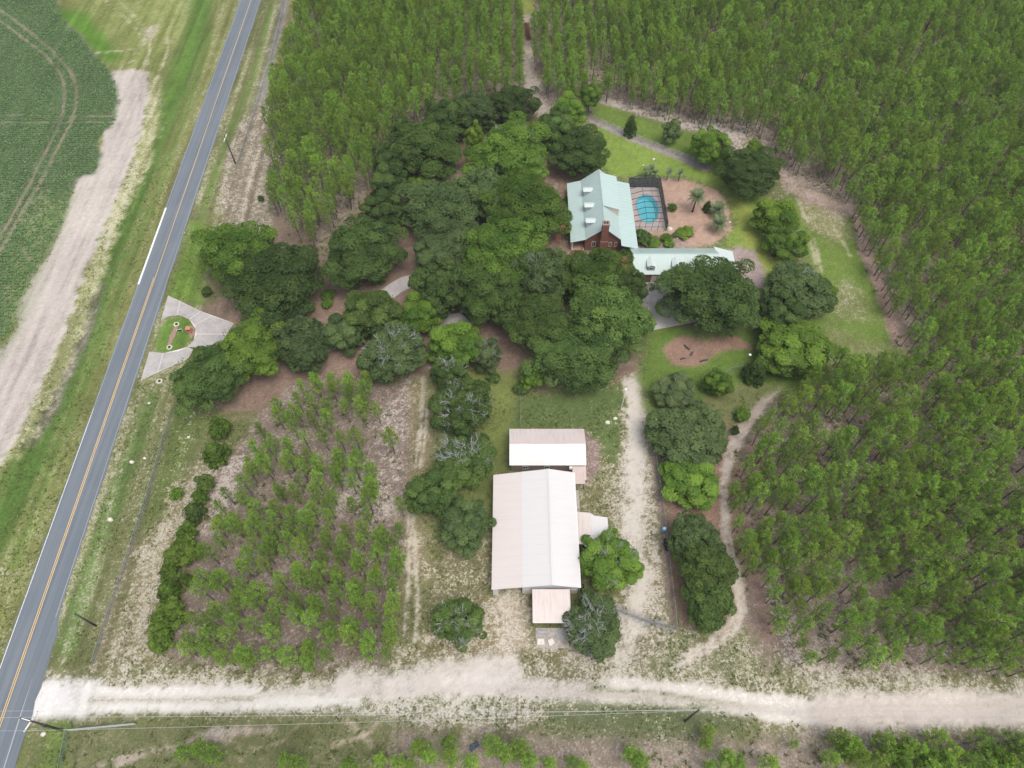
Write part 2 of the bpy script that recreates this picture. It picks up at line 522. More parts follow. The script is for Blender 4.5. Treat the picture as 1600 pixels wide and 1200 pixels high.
def strip(pts, hw, A, B, f, edge=0.5, jit=0.8, k=1.0, world=False):
    P = np.array(pts, float) if world else Wn(pts)
    pad = hw + edge + jit + 1
    m = np.where((X > P[:, 0].min() - pad) & (X < P[:, 0].max() + pad) & (Y > P[:, 1].min() - pad) & (Y < P[:, 1].max() + pad))[0]
    sd = hw - line_d(X[m], Y[m], P) + jit * (n_mid[m] + n_small[m])
    w = sstep(sd / edge * 0.5 + 0.5 + 0.55 * n_fine[m] * np.clip(1.6 - np.abs(sd) / (edge + 1.0), 0, 1)) * k
    blend(w, A, B, f, m)
    return m, w

FARMFIELD = [(-60, -60), (92, -60), (92, 15), (100, 32), (128, 55), (146, 82), (160, 98), (172, 112), (185, 140), (185, 160), (181, 185), (175, 200), (160, 207), (150, 225), (160, 240), (150, 272),
             (120, 278), (112, 302), (100, 345), (86, 375), (60, 420), (35, 470), (12, 520), (-60, 600)]
# the meadow left of the road
zone([(-400, 900), (-300, -120), (420, -120), (392, 0), (270, 300), (160, 600), (0, 1010), (-60, 1200)], (0.17, 0.185, 0.065), PALE, 0.30, 1, 0.5)
zone([(80, -60), (300, -60), (285, 40), (240, 130), (180, 115), (130, 60)], (0.175, 0.205, 0.065), (0.36, 0.34, 0.19), 0.36, 3, 3)
zone([(90, 10), (135, 22), (165, 60), (190, 90), (165, 98), (120, 50), (92, 30)], (0.095, 0.19, 0.03), (0.17, 0.22, 0.06), 0.25, 2, 2)
strip([(323, -40), (303, 60), (280, 120), (252, 190), (232, 240), (208, 305), (180, 370), (152, 450), (128, 530), (95, 610), (60, 680), (25, 760), (-20, 850)], 3.6, DITCH, (0.14, 0.23, 0.04), 0.35, 2.4, 2.0)
strip([(150, 445), (135, 500), (118, 545), (90, 600), (68, 650), (40, 690)], 1.6, (0.16, 0.13, 0.12), (0.30, 0.20, 0.26), 0.45, 1.2, 1.5, 0.75)
# second, drier green strips
strip([(330, 40), (300, 150), (250, 290), (200, 420), (150, 560), (100, 680), (20, 880)], 1.0, (0.10, 0.16, 0.04), YELLOW, 0.2, 0.8, 1.2, 0.6)
strip([(370, 40), (345, 110), (300, 220), (262, 310)], 1.4, (0.16, 0.15, 0.07), PALE, 0.3, 1, 1, 0.6)
# strip of pale grass between sand and ditch
strip([(238, 120), (236, 200), (215, 260), (170, 350), (140, 440), (105, 530), (70, 610), (20, 700)], 2.2, (0.26, 0.27, 0.12), (0.55, 0.52, 0.40), 0.45, 1.4, 2.0)
zone([(175, 112), (205, 108), (232, 112), (230, 150), (222, 200), (200, 262), (172, 330), (150, 385), (128, 430), (105, 510), (70, 590), (30, 680), (-40, 780), (-60, 600), (0, 545), (28, 520), (20, 470), (45, 430), (72, 405),
      (86, 375), (100, 340), (112, 300), (124, 276), (150, 250), (162, 212), (156, 195), (172, 165)], TRACK, (0.49, 0.445, 0.40), 0.5, 0.7, 1.3)
strip([(208, 120), (205, 190), (175, 260), (130, 350), (85, 450), (40, 560), (-20, 680)], 0.35, (0.36, 0.31, 0.28), TRACK, 0.4, 0.4, 0.4, 0.6)
strip([(222, 130), (216, 200), (190, 265), (146, 360), (100, 460), (56, 570), (0, 680)], 0.35, (0.38, 0.33, 0.30), TRACK, 0.4, 0.4, 0.4, 0.5)
zone(FARMFIELD, (0.10, 0.15, 0.075), (0.20, 0.19, 0.13), 0.4, 0.8, 1.0)
zone([(10, 400), (60, 300), (112, 305), (100, 345), (86, 375), (60, 430), (35, 500), (0, 560)], (0.13, 0.19, 0.06), SOIL, 0.5, 3, 2, k=0.8)
FT1 = [(-60, -20), (0, 15), (50, 52), (82, 79), (107, 107), (117, 125), (120.5, 143), (118, 165), (110, 195), (87, 237), (62, 287), (30, 340), (0, 390), (-40, 455)]
FT2 = [(-60, -5), (0, 32), (37, 60), (72, 87), (92, 112), (99, 128), (101.5, 145), (99, 172), (92, 195), (72, 237), (47, 287), (15, 345), (-30, 420)]
FT3 = [(-60, 180), (175, 181)]
FT4 = [(-60, 191), (182, 191)]
for q in (FT1, FT2): strip(q, 0.30, (0.20, 0.165, 0.115), (0.30, 0.25, 0.185), 0.5, 0.4, 0.3)
for q in (FT3, FT4): strip(q, 0.22, (0.18, 0.16, 0.10), (0.28, 0.24, 0.17), 0.5, 0.4, 0.4, 0.6)
# right verge between road and forest
zone([(410, -60), (480, -60), (452, 60), (425, 190), (418, 300), (430, 350), (320, 480), (270, 640), (250, 760), (150, 1040), (70, 1000), (210, 600), (312, 300)],
     (0.155, 0.165, 0.07), PALE, 0.40, 1, 1.5)
zone([(432, -60), (490, -60), (478, 20), (450, 90), (432, 150), (425, 100), (440, 30)], (0.22, 0.20, 0.08), PALE, 0.2, 1.5, 1.0)
strip([(452, -40), (440, 30), (425, 90), (405, 160), (385, 220), (370, 290), (362, 360)], 1.3, (0.25, 0.235, 0.22), PALE, 0.4, 0.7, 1.0, 0.9)
zone([(430, 150), (420, 330), (480, 370), (440, 390), (340, 370), (350, 240), (395, 170)], (0.20, 0.17, 0.12), (0.55, 0.50, 0.42), 0.45, 2, 3)
strip([(430, -20), (395, 120), (350, 230), (318, 330), (300, 400)], 0.7, (0.11, 0.17, 0.045), YELLOW, 0.15, 0.8, 1.0, 0.8)
zone([(244, 535), (250, 515), (262, 500), (280, 494), (298, 502), (305, 518), (300, 530), (285, 545), (262, 551), (245, 548)], (0.10, 0.17, 0.035), PALE, 0.14, .5, .4)
zone([(300, 345), (320, 350), (320, 480), (262, 462), (285, 400)], (0.115, 0.185, 0.035), PALE, 0.22, 1.5, 1.5)
strip([(238, 620), (212, 700), (180, 780), (150, 860), (120, 950), (105, 1010)], 1.5, (0.10, 0.165, 0.045), PALE, 0.22, 1.2, 1.6, 0.75)
strip([(268, 650), (245, 740), (215, 830), (190, 900), (160, 990), (146, 1045)], 0.55, (0.20, 0.15, 0.12), PALE, 0.3, 0.5, 0.6, 0.85)
zone([(270, 640), (360, 640), (300, 700), (255, 800), (225, 860), (215, 830), (245, 740)], (0.12, 0.155, 0.05), (0.6, 0.55, 0.40), 0.30, 1.5, 2)
zone([(215, 850), (250, 800), (300, 730), (340, 700), (380, 700), (320, 820), (290, 900), (260, 1040), (150, 1050)], (0.20, 0.18, 0.10), (0.52, 0.47, 0.39), 0.52, 2, 3)
for q in ([(165, 0), (190, 22), (212, 45), (224, 62)], [(178, -5), (205, 20), (228, 48)], [(150, 82), (180, 80), (215, 76), (225, 68)], [(185, 108), (200, 98), (208, 94)], [(236, 55), (232, 90), (226, 118), (221, 135)], [(262, 58), (262, 78), (255, 100), (244, 122)],
          [(228, 90), (222, 115), (238, 140), (230, 165)], [(222, 168), (236, 172), (236, 186), (222, 194)], [(226, 200), (222, 218), (212, 228)], [(165, 390), (172, 350), (180, 325), (176, 312)]):
    strip(q, 0.16, (0.42, 0.38, 0.28), (0.56, 0.52, 0.44), 0.5, 0.35, 0.5, 0.75)
zone([(222, 42), (245, 40), (240, 60), (228, 62)], (0.30, 0.27, 0.20), (0.55, 0.5, 0.44), 0.5, 1.5, 1.5, k=0.7)
# pine floor everywhere under the planted trees
zone([(480, -80), (1900, -80), (1900, 1060), (1290, 1058), (1240, 1000), (1190, 900), (1160, 800), (1150, 700), (1215, 610), (1290, 600), (1400, 560), (1345, 330), (1235, 290),
      (1180, 215), (1090, 215), (1000, 190), (930, 170), (850, 180), (700, 200), (600, 260), (540, 350), (490, 400), (430, 350), (418, 300), (425, 190), (450, 60)],
     STRAW, STRAWPALE, 0.45, 1.5, 3)
zone([(930, 150), (1010, 170), (1090, 190), (1180, 190), (1160, 235), (1090, 215), (1000, 195), (930, 172)], STRAW, (0.55, 0.48, 0.43), 0.62, 2, 3)
strip([(822, 22), (824, 60), (826, 110), (838, 160), (862, 185)], 2.0, (0.30, 0.25, 0.21), (0.46, 0.41, 0.36), 0.55, 1.2, 1.2)
strip([(822, 38), (825, 60)], 1.2, (0.08, 0.035, 0.03), (0.10, 0.05, 0.04), 0.4, 0.6, 0.6)
zone([(815, -20), (835, -20), (835, 22), (815, 22)], (0.22, 0.25, 0.07), YELLOW, 0.2, 1, 1)
# straw under the oaks
zone([(430, 340), (500, 395), (545, 350), (600, 260), (660, 220), (900, 180), (930, 260), (890, 290), (885, 380), (985, 400), (1000, 590), (830, 615), (640, 585), (560, 600), (400, 650), (330, 640), (320, 480), (430, 420)],
     MULCH, (0.40, 0.30, 0.25), 0.30, 2.0, 2.5)
zone([(320, 400), (500, 340), (500, 460), (330, 500)], DARKLEAF, MULCH, 0.4, 3, 2, k=0.6)
zone([(690, 270), (760, 265), (770, 300), (690, 315)], (0.26, 0.23, 0.15), PALE, 0.4, 2, 2)
# left pine plot
zone([(470, 595), (570, 590), (640, 600), (655, 700), (640, 800), (635, 1000), (600, 1060), (420, 1062), (270, 1035), (255, 990), (290, 900), (318, 810), (350, 730), (400, 650)],
     STRAW, (0.42, 0.36, 0.33), 0.42, 1.5, 3)
zone([(600, 640), (640, 600), (650, 640), (632, 760), (620, 800), (520, 800), (530, 740), (590, 720)], (0.24, 0.19, 0.16), (0.58, 0.53, 0.46), 0.55, 2.5, 3)
zone([(345, 720), (380, 700), (395, 715), (360, 790), (335, 830), (320, 820)], STRAW, (0.55, 0.48, 0.43), 0.6, 1.5, 2)
zone([(640, 600), (690, 590), (680, 700), (668, 900), (660, 1040), (610, 1050), (632, 900), (640, 760)], (0.20, 0.17, 0.10), (0.48, 0.43, 0.33), 0.4, 1.5, 2)
zone([(620, 900), (690, 880), (700, 1020), (640, 1050), (605, 1045)], (0.16, 0.16, 0.075), PALE, 0.32, 2, 2)
for q in ([(661, 590), (659, 650), (655, 690), (648, 730)], [(668, 640), (664, 680), (657, 728)], [(637, 770), (639, 850), (638, 920), (632, 990)], [(645, 790), (648, 860), (652, 930), (650, 1000)]):
    strip(q, 0.30, (0.45, 0.40, 0.33), (0.62, 0.57, 0.47), 0.6, 0.35, 0.35, 0.85)
# barn yard
zone([(690, 560), (815, 585), (812, 670), (800, 700), (770, 760), (765, 920), (700, 900), (700, 700)], (0.15, 0.18, 0.055), YELLOW, 0.2, 2, 2)
zone([(700, 560), (660, 600), (690, 700), (640, 800), (700, 860), (760, 860), (770, 760), (735, 640)], (0.12, 0.15, 0.05), STRAW, 0.3, 3, 3, k=0.6)
zone([(812, 615), (990, 600), (985, 700), (960, 800), (905, 760), (915, 670), (800, 668)], (0.105, 0.145, 0.05), (0.62, 0.56, 0.38), 0.24, 1.5, 2)
zone([(915, 672), (945, 700), (970, 760), (990, 800), (905, 840), (905, 760), (935, 740)], (0.15, 0.15, 0.07), (0.50, 0.45, 0.35), 0.48, 2, 3)
zone([(912, 672), (938, 695), (938, 735), (916, 758)], (0.22, 0.165, 0.14), (0.44, 0.37, 0.32), 0.4, 0.6, 0.8)
zone([(660, 860), (770, 840), (765, 925), (840, 925), (840, 1010), (960, 1010), (1000, 1040), (780, 1060), (640, 1050), (700, 960)], (0.21, 0.18, 0.10), (0.62, 0.56, 0.46), 0.55, 3, 4)
zone([(680, 880), (760, 860), (762, 920), (740, 940), (680, 930)], (0.15, 0.14, 0.075), (0.62, 0.57, 0.42), 0.34, 2, 2)
zone([(775, 925), (835, 925), (830, 1000), (800, 1050), (760, 1040), (780, 980)], (0.40, 0.34, 0.26), (0.62, 0.57, 0.48), 0.6, 1.5, 3, k=0.7)
# sandy drive down to the dirt road
zone([(980, 590), (1012, 585), (1030, 720), (1042, 850), (1056, 985), (1075, 1050), (840, 1060), (930, 1000), (985, 900), (955, 800), (970, 700)], (0.19, 0.17, 0.10), (0.58, 0.53, 0.45), 0.56, 1.8, 3)
strip([(990, 600), (993, 700), (996, 780), (985, 830), (1000, 900), (985, 1000), (960, 1060)], 1.3, (0.58, 0.53, 0.46), WHITE, 0.6, 1.2, 1.8, 0.75)
strip([(1018, 640), (1024, 720), (1036, 800), (1044, 900), (1054, 975)], 0.7, (0.22, 0.17, 0.15), PALE, 0.2, 0.6, 0.8, 0.8)
strip([(1054, 985), (1010, 970), (955, 948), (930, 935)], 0.8, (0.26, 0.25, 0.24), PALE, 0.3, 0.6, 0.8, 0.85)
# area between drive and curved track
zone([(1058, 985), (1040, 780), (1060, 640), (1140, 640), (1150, 900), (1160, 1010)], (0.24, 0.155, 0.115), (0.34, 0.26, 0.21), 0.35, 1.5, 2)
zone([(1060, 980), (1160, 980), (1240, 1000), (1290, 1060), (1240, 1090), (1080, 1080), (980, 1060)], (0.16, 0.165, 0.085), (0.52, 0.47, 0.38), 0.46, 2, 3)
zone([(1150, 700), (1215, 640), (1200, 760), (1195, 880), (1240, 1000), (1200, 1050), (1160, 960), (1165, 850)], (0.22, 0.165, 0.135), STRAWPALE, 0.34, 2, 3)
zone([(1195, 850), (1215, 900), (1250, 1000), (1290, 1060), (1200, 1030)], STRAW, (0.55, 0.49, 0.43), 0.58, 2, 2)
for off in (-3.0, 3.0):
    strip([(1225 + off, 595), (1190 + off, 630), (1160 + off, 668), (1142 + off, 700), (1130 + off, 760), (1136 + off, 840), (1152 + off * 1.3, 900), (1158 + off * 1.3, 950), (1140 + off * 2, 985 + off), (1105, 1012 + off * 1.6), (1060, 1032 + off * 2)],
          0.45, (0.46, 0.40, 0.34), (0.62, 0.57, 0.50), 0.55, 0.5, 0.7, 0.85)
strip([(1225, 595), (1190, 630), (1160, 668), (1145, 700)], 1.1, (0.44, 0.36, 0.31), (0.56, 0.50, 0.44), 0.5, 0.6, 0.8)
strip([(1180, 700), (1150, 760), (1160, 850), (1185, 930), (1200, 990)], 1.2, (0.22, 0.15, 0.12), STRAWPALE, 0.2, 1, 1, 0.8)
# lawns round the house
zone([(930, 175), (985, 180), (1090, 215), (1120, 230), (1180, 300), (1240, 380), (1215, 420), (1195, 440), (1170, 400), (1150, 385), (1130, 385), (1150, 350), (1140, 300), (1065, 276), (985, 276), (945, 270), (935, 230)],
     LAWN, (0.27, 0.33, 0.07), 0.35, 1.0, 1.2)
zone([(1120, 275), (1160, 310), (1205, 370), (1225, 420), (1190, 430), (1165, 385), (1150, 340)], (0.225, 0.265, 0.060), YELLOW, 0.35, 1.5, 1.2)
zone([(925, 160), (1000, 180), (1100, 212), (1120, 240), (1090, 250), (985, 210), (930, 190)], (0.12, 0.175, 0.04), LAWN, 0.3, 1, 1.2)
strip([(915, 182), (945, 196), (985, 214), (1030, 232), (1080, 252), (1105, 262)], 1.4, (0.26, 0.225, 0.21), (0.38, 0.33, 0.30), 0.4, 0.5, 0.8)
zone([(1030, 279), (1065, 279), (1095, 288), (1125, 300), (1140, 330), (1143, 360), (1120, 378), (1080, 387), (990, 390), (1000, 355), (1045, 360)], (0.36, 0.245, 0.185), (0.46, 0.34, 0.27), 0.4, 0.5, 0.6)
zone([(1010, 365), (1060, 372), (1075, 387), (1000, 388)], (0.26, 0.19, 0.17), (0.50, 0.44, 0.38), 0.42, 0.8, 0.8)
zone([(1150, 385), (1180, 392), (1195, 425), (1190, 450), (1150, 450), (1130, 400)], (0.32, 0.25, 0.23), (0.42, 0.35, 0.33), 0.4, 0.8, 0.8)
zone([(1240, 295), (1335, 325), (1352, 400), (1385, 470), (1415, 560), (1330, 580), (1290, 600), (1290, 500), (1262, 400), (1230, 330)], (0.125, 0.185, 0.04), (0.20, 0.22, 0.09), 0.35, 1.5, 1.5)
zone([(1238, 290), (1320, 322), (1325, 370), (1300, 385), (1262, 350)], (0.20, 0.20, 0.09), (0.52, 0.48, 0.36), 0.42, 2, 3)
zone([(1292, 450), (1330, 440), (1365, 490), (1310, 500)], (0.16, 0.18, 0.07), (0.5, 0.46, 0.36), 0.34, 2, 2)
zone([(1285, 510), (1400, 545), (1330, 600), (1280, 600)], (0.16, 0.18, 0.07), PALE, 0.34, 2, 2)
for q in ([(1264, 368), (1272, 400), (1280, 430)], [(1272, 372), (1280, 405), (1284, 425)], [(1305, 360), (1322, 385), (1328, 400)], [(1235, 275), (1245, 310), (1262, 345)]):
    strip(q, 0.3, (0.36, 0.33, 0.22), PALE, 0.5, 0.4, 0.4, 0.8)
strip([(1340, 330), (1352, 390), (1372, 440), (1392, 500), (1420, 570)], 1.4, (0.26, 0.18, 0.15), (0.40, 0.32, 0.28), 0.4, 0.8, 1.2)
zone([(1215, 250), (1240, 290), (1345, 325), (1340, 340), (1260, 320), (1222, 290)], (0.28, 0.21, 0.17), (0.45, 0.38, 0.33), 0.45, 1.5, 2)
# lawn south of the garage
zone([(1015, 515), (1050, 505), (1120, 530), (1200, 500), (1290, 500), (1290, 600), (1180, 620), (1150, 600), (1100, 640), (1010, 640), (1000, 590)], (0.105, 0.165, 0.035), (0.16, 0.20, 0.06), 0.35, 1.5, 2)
zone([(1037, 545), (1062, 522), (1100, 530), (1150, 525), (1185, 545), (1130, 548), (1090, 572), (1050, 572)], (0.24, 0.155, 0.115), (0.32, 0.22, 0.17), 0.35, 0.5, 0.6)
zone([(1090, 620), (1170, 600), (1215, 600), (1160, 660), (1100, 660)], (0.14, 0.155, 0.06), STRAW, 0.35, 2, 2)
# dirt road east-west
RIM = [(52, 1085), (75, 1062), (130, 1068), (240, 1076), (400, 1066), (560, 1058), (700, 1040), (780, 1028), (900, 1058), (1000, 1064), (1100, 1078), (1200, 1090), (1320, 1078), (1420, 1076), (1700, 1070), (1900, 1070),
       (1900, 1150), (1700, 1140), (1500, 1136), (1330, 1140), (1200, 1120), (1080, 1100), (950, 1098), (840, 1115), (700, 1118), (560, 1102), (400, 1110), (200, 1112), (90, 1116), (52, 1125)]
zone([(52, 1045), (130, 1040), (260, 1050), (560, 1045), (700, 1030), (800, 1020), (1000, 1050), (1200, 1070), (1300, 1060), (1700, 1060), (1700, 1150), (1300, 1160), (1000, 1120), (800, 1145), (540, 1128), (200, 1120), (50, 1130)],
     (0.19, 0.18, 0.10), (0.58, 0.54, 0.46), 0.58, 2.0, 3)
zone([(420, 1085), (760, 1085), (840, 1110), (800, 1140), (600, 1135), (450, 1118)], (0.20, 0.20, 0.12), (0.60, 0.56, 0.49), 0.62, 2.0, 3)
strip([(50, 1092), (140, 1092), (260, 1092), (420, 1090), (560, 1078), (700, 1068), (800, 1075), (900, 1080), (980, 1082), (1100, 1092), (1200, 1104), (1300, 1112), (1450, 1108), (1700, 1106), (1900, 1106)], 1.5, (0.47, 0.435, 0.385), (0.58, 0.55, 0.50), 0.5, 0.7, 1.6)
strip([(50, 1092), (90, 1093), (125, 1093)], 2.9, (0.62, 0.60, 0.57), (0.68, 0.66, 0.63), 0.6, 1.2, 0.8)
strip([(120, 1084), (260, 1084), (400, 1080)], 0.9, (0.60, 0.575, 0.53), (0.66, 0.64, 0.60), 0.6, 0.7, 0.8)
strip([(120, 1103), (260, 1103), (400, 1100), (560, 1094)], 0.9, (0.60, 0.575, 0.53), (0.66, 0.64, 0.60), 0.6, 0.7, 0.8)
strip([(140, 1093), (250, 1094), (395, 1092)], 0.35, (0.25, 0.23, 0.15), WHITE, 0.45, 0.5, 0.8, 0.75)
strip([(540, 1070), (700, 1066), (780, 1062), (800, 1042), (720, 1048), (640, 1064)], 1.9, (0.55, 0.50, 0.46), (0.60, 0.56, 0.52), 0.5, 1.0, 1.0, 0.8)
strip([(920, 1077), (990, 1080), (1050, 1086), (1120, 1096), (1190, 1104)], 0.45, (0.18, 0.19, 0.09), PALE, 0.35, 0.5, 0.8, 0.85)
strip([(960, 1067), (1040, 1073), (1120, 1084), (1200, 1096), (1290, 1104)], 0.7, (0.66, 0.62, 0.55), WHITE, 0.6, 0.6, 0.9)
strip([(940, 1090), (1020, 1094), (1120, 1108), (1200, 1118), (1290, 1124)], 0.7, (0.66, 0.62, 0.55), WHITE, 0.6, 0.6, 0.9)
strip([(1290, 1112), (1400, 1109), (1600, 1108), (1900, 1108)], 2.6, (0.56, 0.50, 0.45), (0.61, 0.55, 0.50), 0.5, 0.9, 1.0)
for off in (-7, 1, 10):
    strip([(900, 1082), (1050, 1094 + off * .5), (1200, 1108 + off * .6), (1300, 1113 + off), (1400, 1110 + off), (1600, 1108 + off), (1900, 1107 + off)], 0.22, (0.47, 0.41, 0.365), (0.52, 0.46, 0.41), 0.5, 0.3, 0.25, 0.6)
for off in (-3, 3):
    strip([(560, 1082 + off), (660, 1078 + off), (740, 1074 + off), (800, 1078 + off), (900, 1080 + off)], 0.2, (0.45, 0.41, 0.37), (0.52, 0.47, 0.43), 0.5, 0.3, 0.25, 0.5)
# south side
zone([(60, 1130), (560, 1118), (640, 1135), (620, 1250), (30, 1260)], (0.125, 0.135, 0.06), (0.28, 0.24, 0.18), 0.35, 1.5, 2)
zone([(75, 1130), (110, 1130), (100, 1260), (40, 1260)], (0.13, 0.175, 0.05), (0.5, 0.44, 0.38), 0.25, 1.0, 2)
strip([(150, 1196), (230, 1180), (320, 1150), (420, 1140)], 0.5, (0.34, 0.28, 0.24), (0.5, 0.44, 0.38), 0.5, 0.7, 1.5, 0.8)
for q in ([(400, 1170), (440, 1160), (470, 1130)], [(545, 1128), (570, 1150), (590, 1130)], [(520, 1165), (570, 1150), (585, 1170)]):
    strip(q, 0.22, (0.42, 0.34, 0.27), PALE, 0.4, 0.4, 0.6, 0.7)
zone([(620, 1140), (1300, 1150), (1900, 1148), (1900, 1300), (600, 1300)], (0.22, 0.18, 0.14), (0.40, 0.34, 0.29), 0.42, 2, 3)
zone([(850, 1105), (1080, 1102), (1180, 1125), (1150, 1145), (1000, 1150), (860, 1140)], (0.115, 0.135, 0.065), (0.60, 0.56, 0.40), 0.24, 2, 2.5)
vg = np.clip((-58 - X + 0.02 * Y) / 10, 0, 1) * np.clip((X + 165) / 10, 0, 1)      # mowing and wheel streaks along the road verges
frac += 0.55 * streak * vg
colA *= (1 + 0.8 * streak * vg)[:, None]
frac += 0.12 * n_fine
colA *= (1 + 0.35 * n_fine)[:, None]
# bare patches are never quite clean of litter
colB[:] = colB * 0.72 + colA * 0.18
colA *= (1 + 0.35 * n_big[:, None] + 0.25 * n_mid[:, None]); colB *= (1 + 0.2 * n_big[:, None])
frac = np.clip(frac + 0.35 * n_mid, 0, 1)

# relief: the roadside ditch
dd = line_d(X, Y, Wn([(345, -60), (303, 60), (252, 190), (208, 305), (152, 450), (95, 610), (25, 760), (-60, 960)]))
Z = -0.55 * np.exp(-(dd / 2.6) ** 2)
near = (X > -175) & (X < 185) & (Y > 4) & (Y < 250)
Z = Z + np.where(near, 0.05 * n_mid - 0.035, -0.03)

# split the sheet into the pieces of the setting
cx = (X.reshape(nx, ny)[:-1, :-1] + X.reshape(nx, ny)[1:, 1:]).ravel() / 2
cy = (Y.reshape(nx, ny)[:-1, :-1] + Y.reshape(nx, ny)[1:, 1:]).ravel() / 2
ii, jj = np.meshgrid(np.arange(nx - 1), np.arange(ny - 1), indexing='ij')
v00 = (ii * ny + jj).ravel()
faces = np.stack([v00, v00 + ny, v00 + ny + 1, v00 + 1], 1)
cls = np.zeros(len(faces), int)
cj = fbm(cx, cy, 2.5, 21) * 1.2
def setcls(k, pts, w=False): cls[poly_sd(cx, cy, np.array(pts, float) if w else Wn(pts)) + cj > 0] = k
setcls(1, FARMFIELD)
setcls(2, [(175, 112), (232, 112), (222, 200), (172, 330), (128, 430), (70, 590), (-40, 780), (-60, 600), (0, 545), (45, 430), (100, 340), (150, 250), (172, 165)])
setcls(3, RIM)
setcls(4, [(930, 175), (1100, 215), (1180, 300), (1240, 380), (1195, 440), (1150, 385), (1140, 300), (985, 276), (945, 270)])
setcls(5, [(1030, 279), (1095, 288), (1140, 330), (1143, 360), (1080, 387), (990, 390), (1000, 355), (1045, 360)])
setcls(4, [(1240, 295), (1335, 325), (1385, 470), (1415, 560), (1290, 600), (1262, 400)])
setcls(6, [(980, 590), (1008, 590), (1012, 700), (1020, 850), (1030, 960), (1020, 1060), (920, 1060), (985, 960), (980, 800), (978, 700)])
POOLDECK = (28.9, 36.7, 125.0, 140.3)
cls[(cx > POOLDECK[0] + .6) & (cx < POOLDECK[1] - .6) & (cy > POOLDECK[2] + .8) & (cy < POOLDECK[3] - .6)] = -1

def ground_mat():
    m, nt, out = new_mat('ground_cover')
    a = nd(nt, 'ShaderNodeAttribute', attribute_name='cola'); b = nd(nt, 'ShaderNodeAttribute', attribute_name='colb')
    f = nd(nt, 'ShaderNodeAttribute', attribute_name='frac')
    p = pos(nt)
    n1 = noise_of(nt, p, 0.9, 7, 0.72)
    vo = nd(nt, 'ShaderNodeTexVoronoi'); vo.inputs['Scale'].default_value = 1.9; vo.inputs['Randomness'].default_value = 1
    wv = nd(nt, 'ShaderNodeVectorMath', operation='ADD')
    nv = nd(nt, 'ShaderNodeTexNoise'); nv.inputs['Scale'].default_value = 1.5; L(nt, p, nv.inputs['Vector'])
    L(nt, p, wv.inputs[0]); L(nt, nv.outputs['Color'], wv.inputs[1]); L(nt, wv.outputs[0], vo.inputs['Vector'])
    n3 = noise_of(nt, p, 3.2, 3, 0.6)
    nn = mth(nt, 'ADD', mth(nt, 'MULTIPLY', n1, 0.55), mth(nt, 'MULTIPLY', n3, 0.45))
    nn = mth(nt, 'ADD', nn, mth(nt, 'MULTIPLY', mth(nt, 'SUBTRACT', 0.45, vo.outputs['Distance']), 0.16))
    th = mth(nt, 'ADD', nn, mth(nt, 'MULTIPLY', mth(nt, 'SUBTRACT', f.outputs['Fac'], 0.5), 0.42))
    fac = ramp(nt, th, 0.455, 0.575)
    c = mixc(nt, fac, a.outputs['Color'], b.outputs['Color'])
    n2 = noise_of(nt, p, 3.0, 6, 0.8)
    k0 = ramp(nt, n2, 0.28, 0.72, 0.55, 1.42)
    sp = nd(nt, 'ShaderNodeSeparateColor'); L(nt, a.outputs['Color'], sp.inputs[0])
    cal = ramp(nt, sp.outputs[0], 0.30, 0.50, 1.0, 0.22)      # driven sand is smooth
    k = mth(nt, 'ADD', 1.0, mth(nt, 'MULTIPLY', mth(nt, 'SUBTRACT', k0, 1.0), cal))
    s = nd(nt, 'ShaderNodeVectorMath', operation='SCALE'); L(nt, c, s.inputs[0]); L(nt, k, s.inputs['Scale'])
    pbsdf(nt, out, s.outputs[0], 1.0, 0, 0.05, n2, 0.6, 0.12)
    return m
M['ground'] = ground_mat()

def sub_sheet(name, k, label):
    fs = faces[cls == k]
    used = np.unique(fs)
    remap = -np.ones(NV, int); remap[used] = np.arange(len(used))
    me = bpy.data.meshes.new(name)
    me.vertices.add(len(used))
    me.vertices.foreach_set('co', np.stack([X[used], Y[used], Z[used]], 1).astype(np.float32).ravel())
    me.loops.add(len(fs) * 4)
    me.loops.foreach_set('vertex_index', remap[fs].ravel().astype(np.int32))
    me.polygons.add(len(fs))
    me.polygons.foreach_set('loop_start', (np.arange(len(fs)) * 4).astype(np.int32))
    me.materials.append(M['ground'])
    me.update(calc_edges=True)
    me.polygons.foreach_set('use_smooth', np.ones(len(fs), bool))
    for nm, arr in (('cola', colA), ('colb', colB)):
        at = me.attributes.new(nm, 'FLOAT_COLOR', 'POINT')
        at.data.foreach_set('color', np.concatenate([np.clip(arr[used], 0, 1), np.ones((len(used), 1))], 1).astype(np.float32).ravel())
    at = me.attributes.new('frac', 'FLOAT', 'POINT'); at.data.foreach_set('value', frac[used].astype(np.float32))
    o = link(name, me)
    return tag(o, label, kind='structure')

sub_sheet('ground', 0, 'dry grass, bare sand and pine straw between the trees')
sub_sheet('crop_field', 1, 'soil of the planted field at the upper left')
sub_sheet('sandy_track', 2, 'pale bare track along the edge of the crop field')
sub_sheet('dirt_road', 3, 'white sand road running across below the barn')
sub_sheet('lawn', 4, 'bright mown lawn behind and beside the house')
sub_sheet('mulch_bed', 5, 'brown pine-straw bed with palms beside the pool')
sub_sheet('sandy_drive', 6, 'rutted white sand drive right of the barn')

def gz(x, y): return 0.0

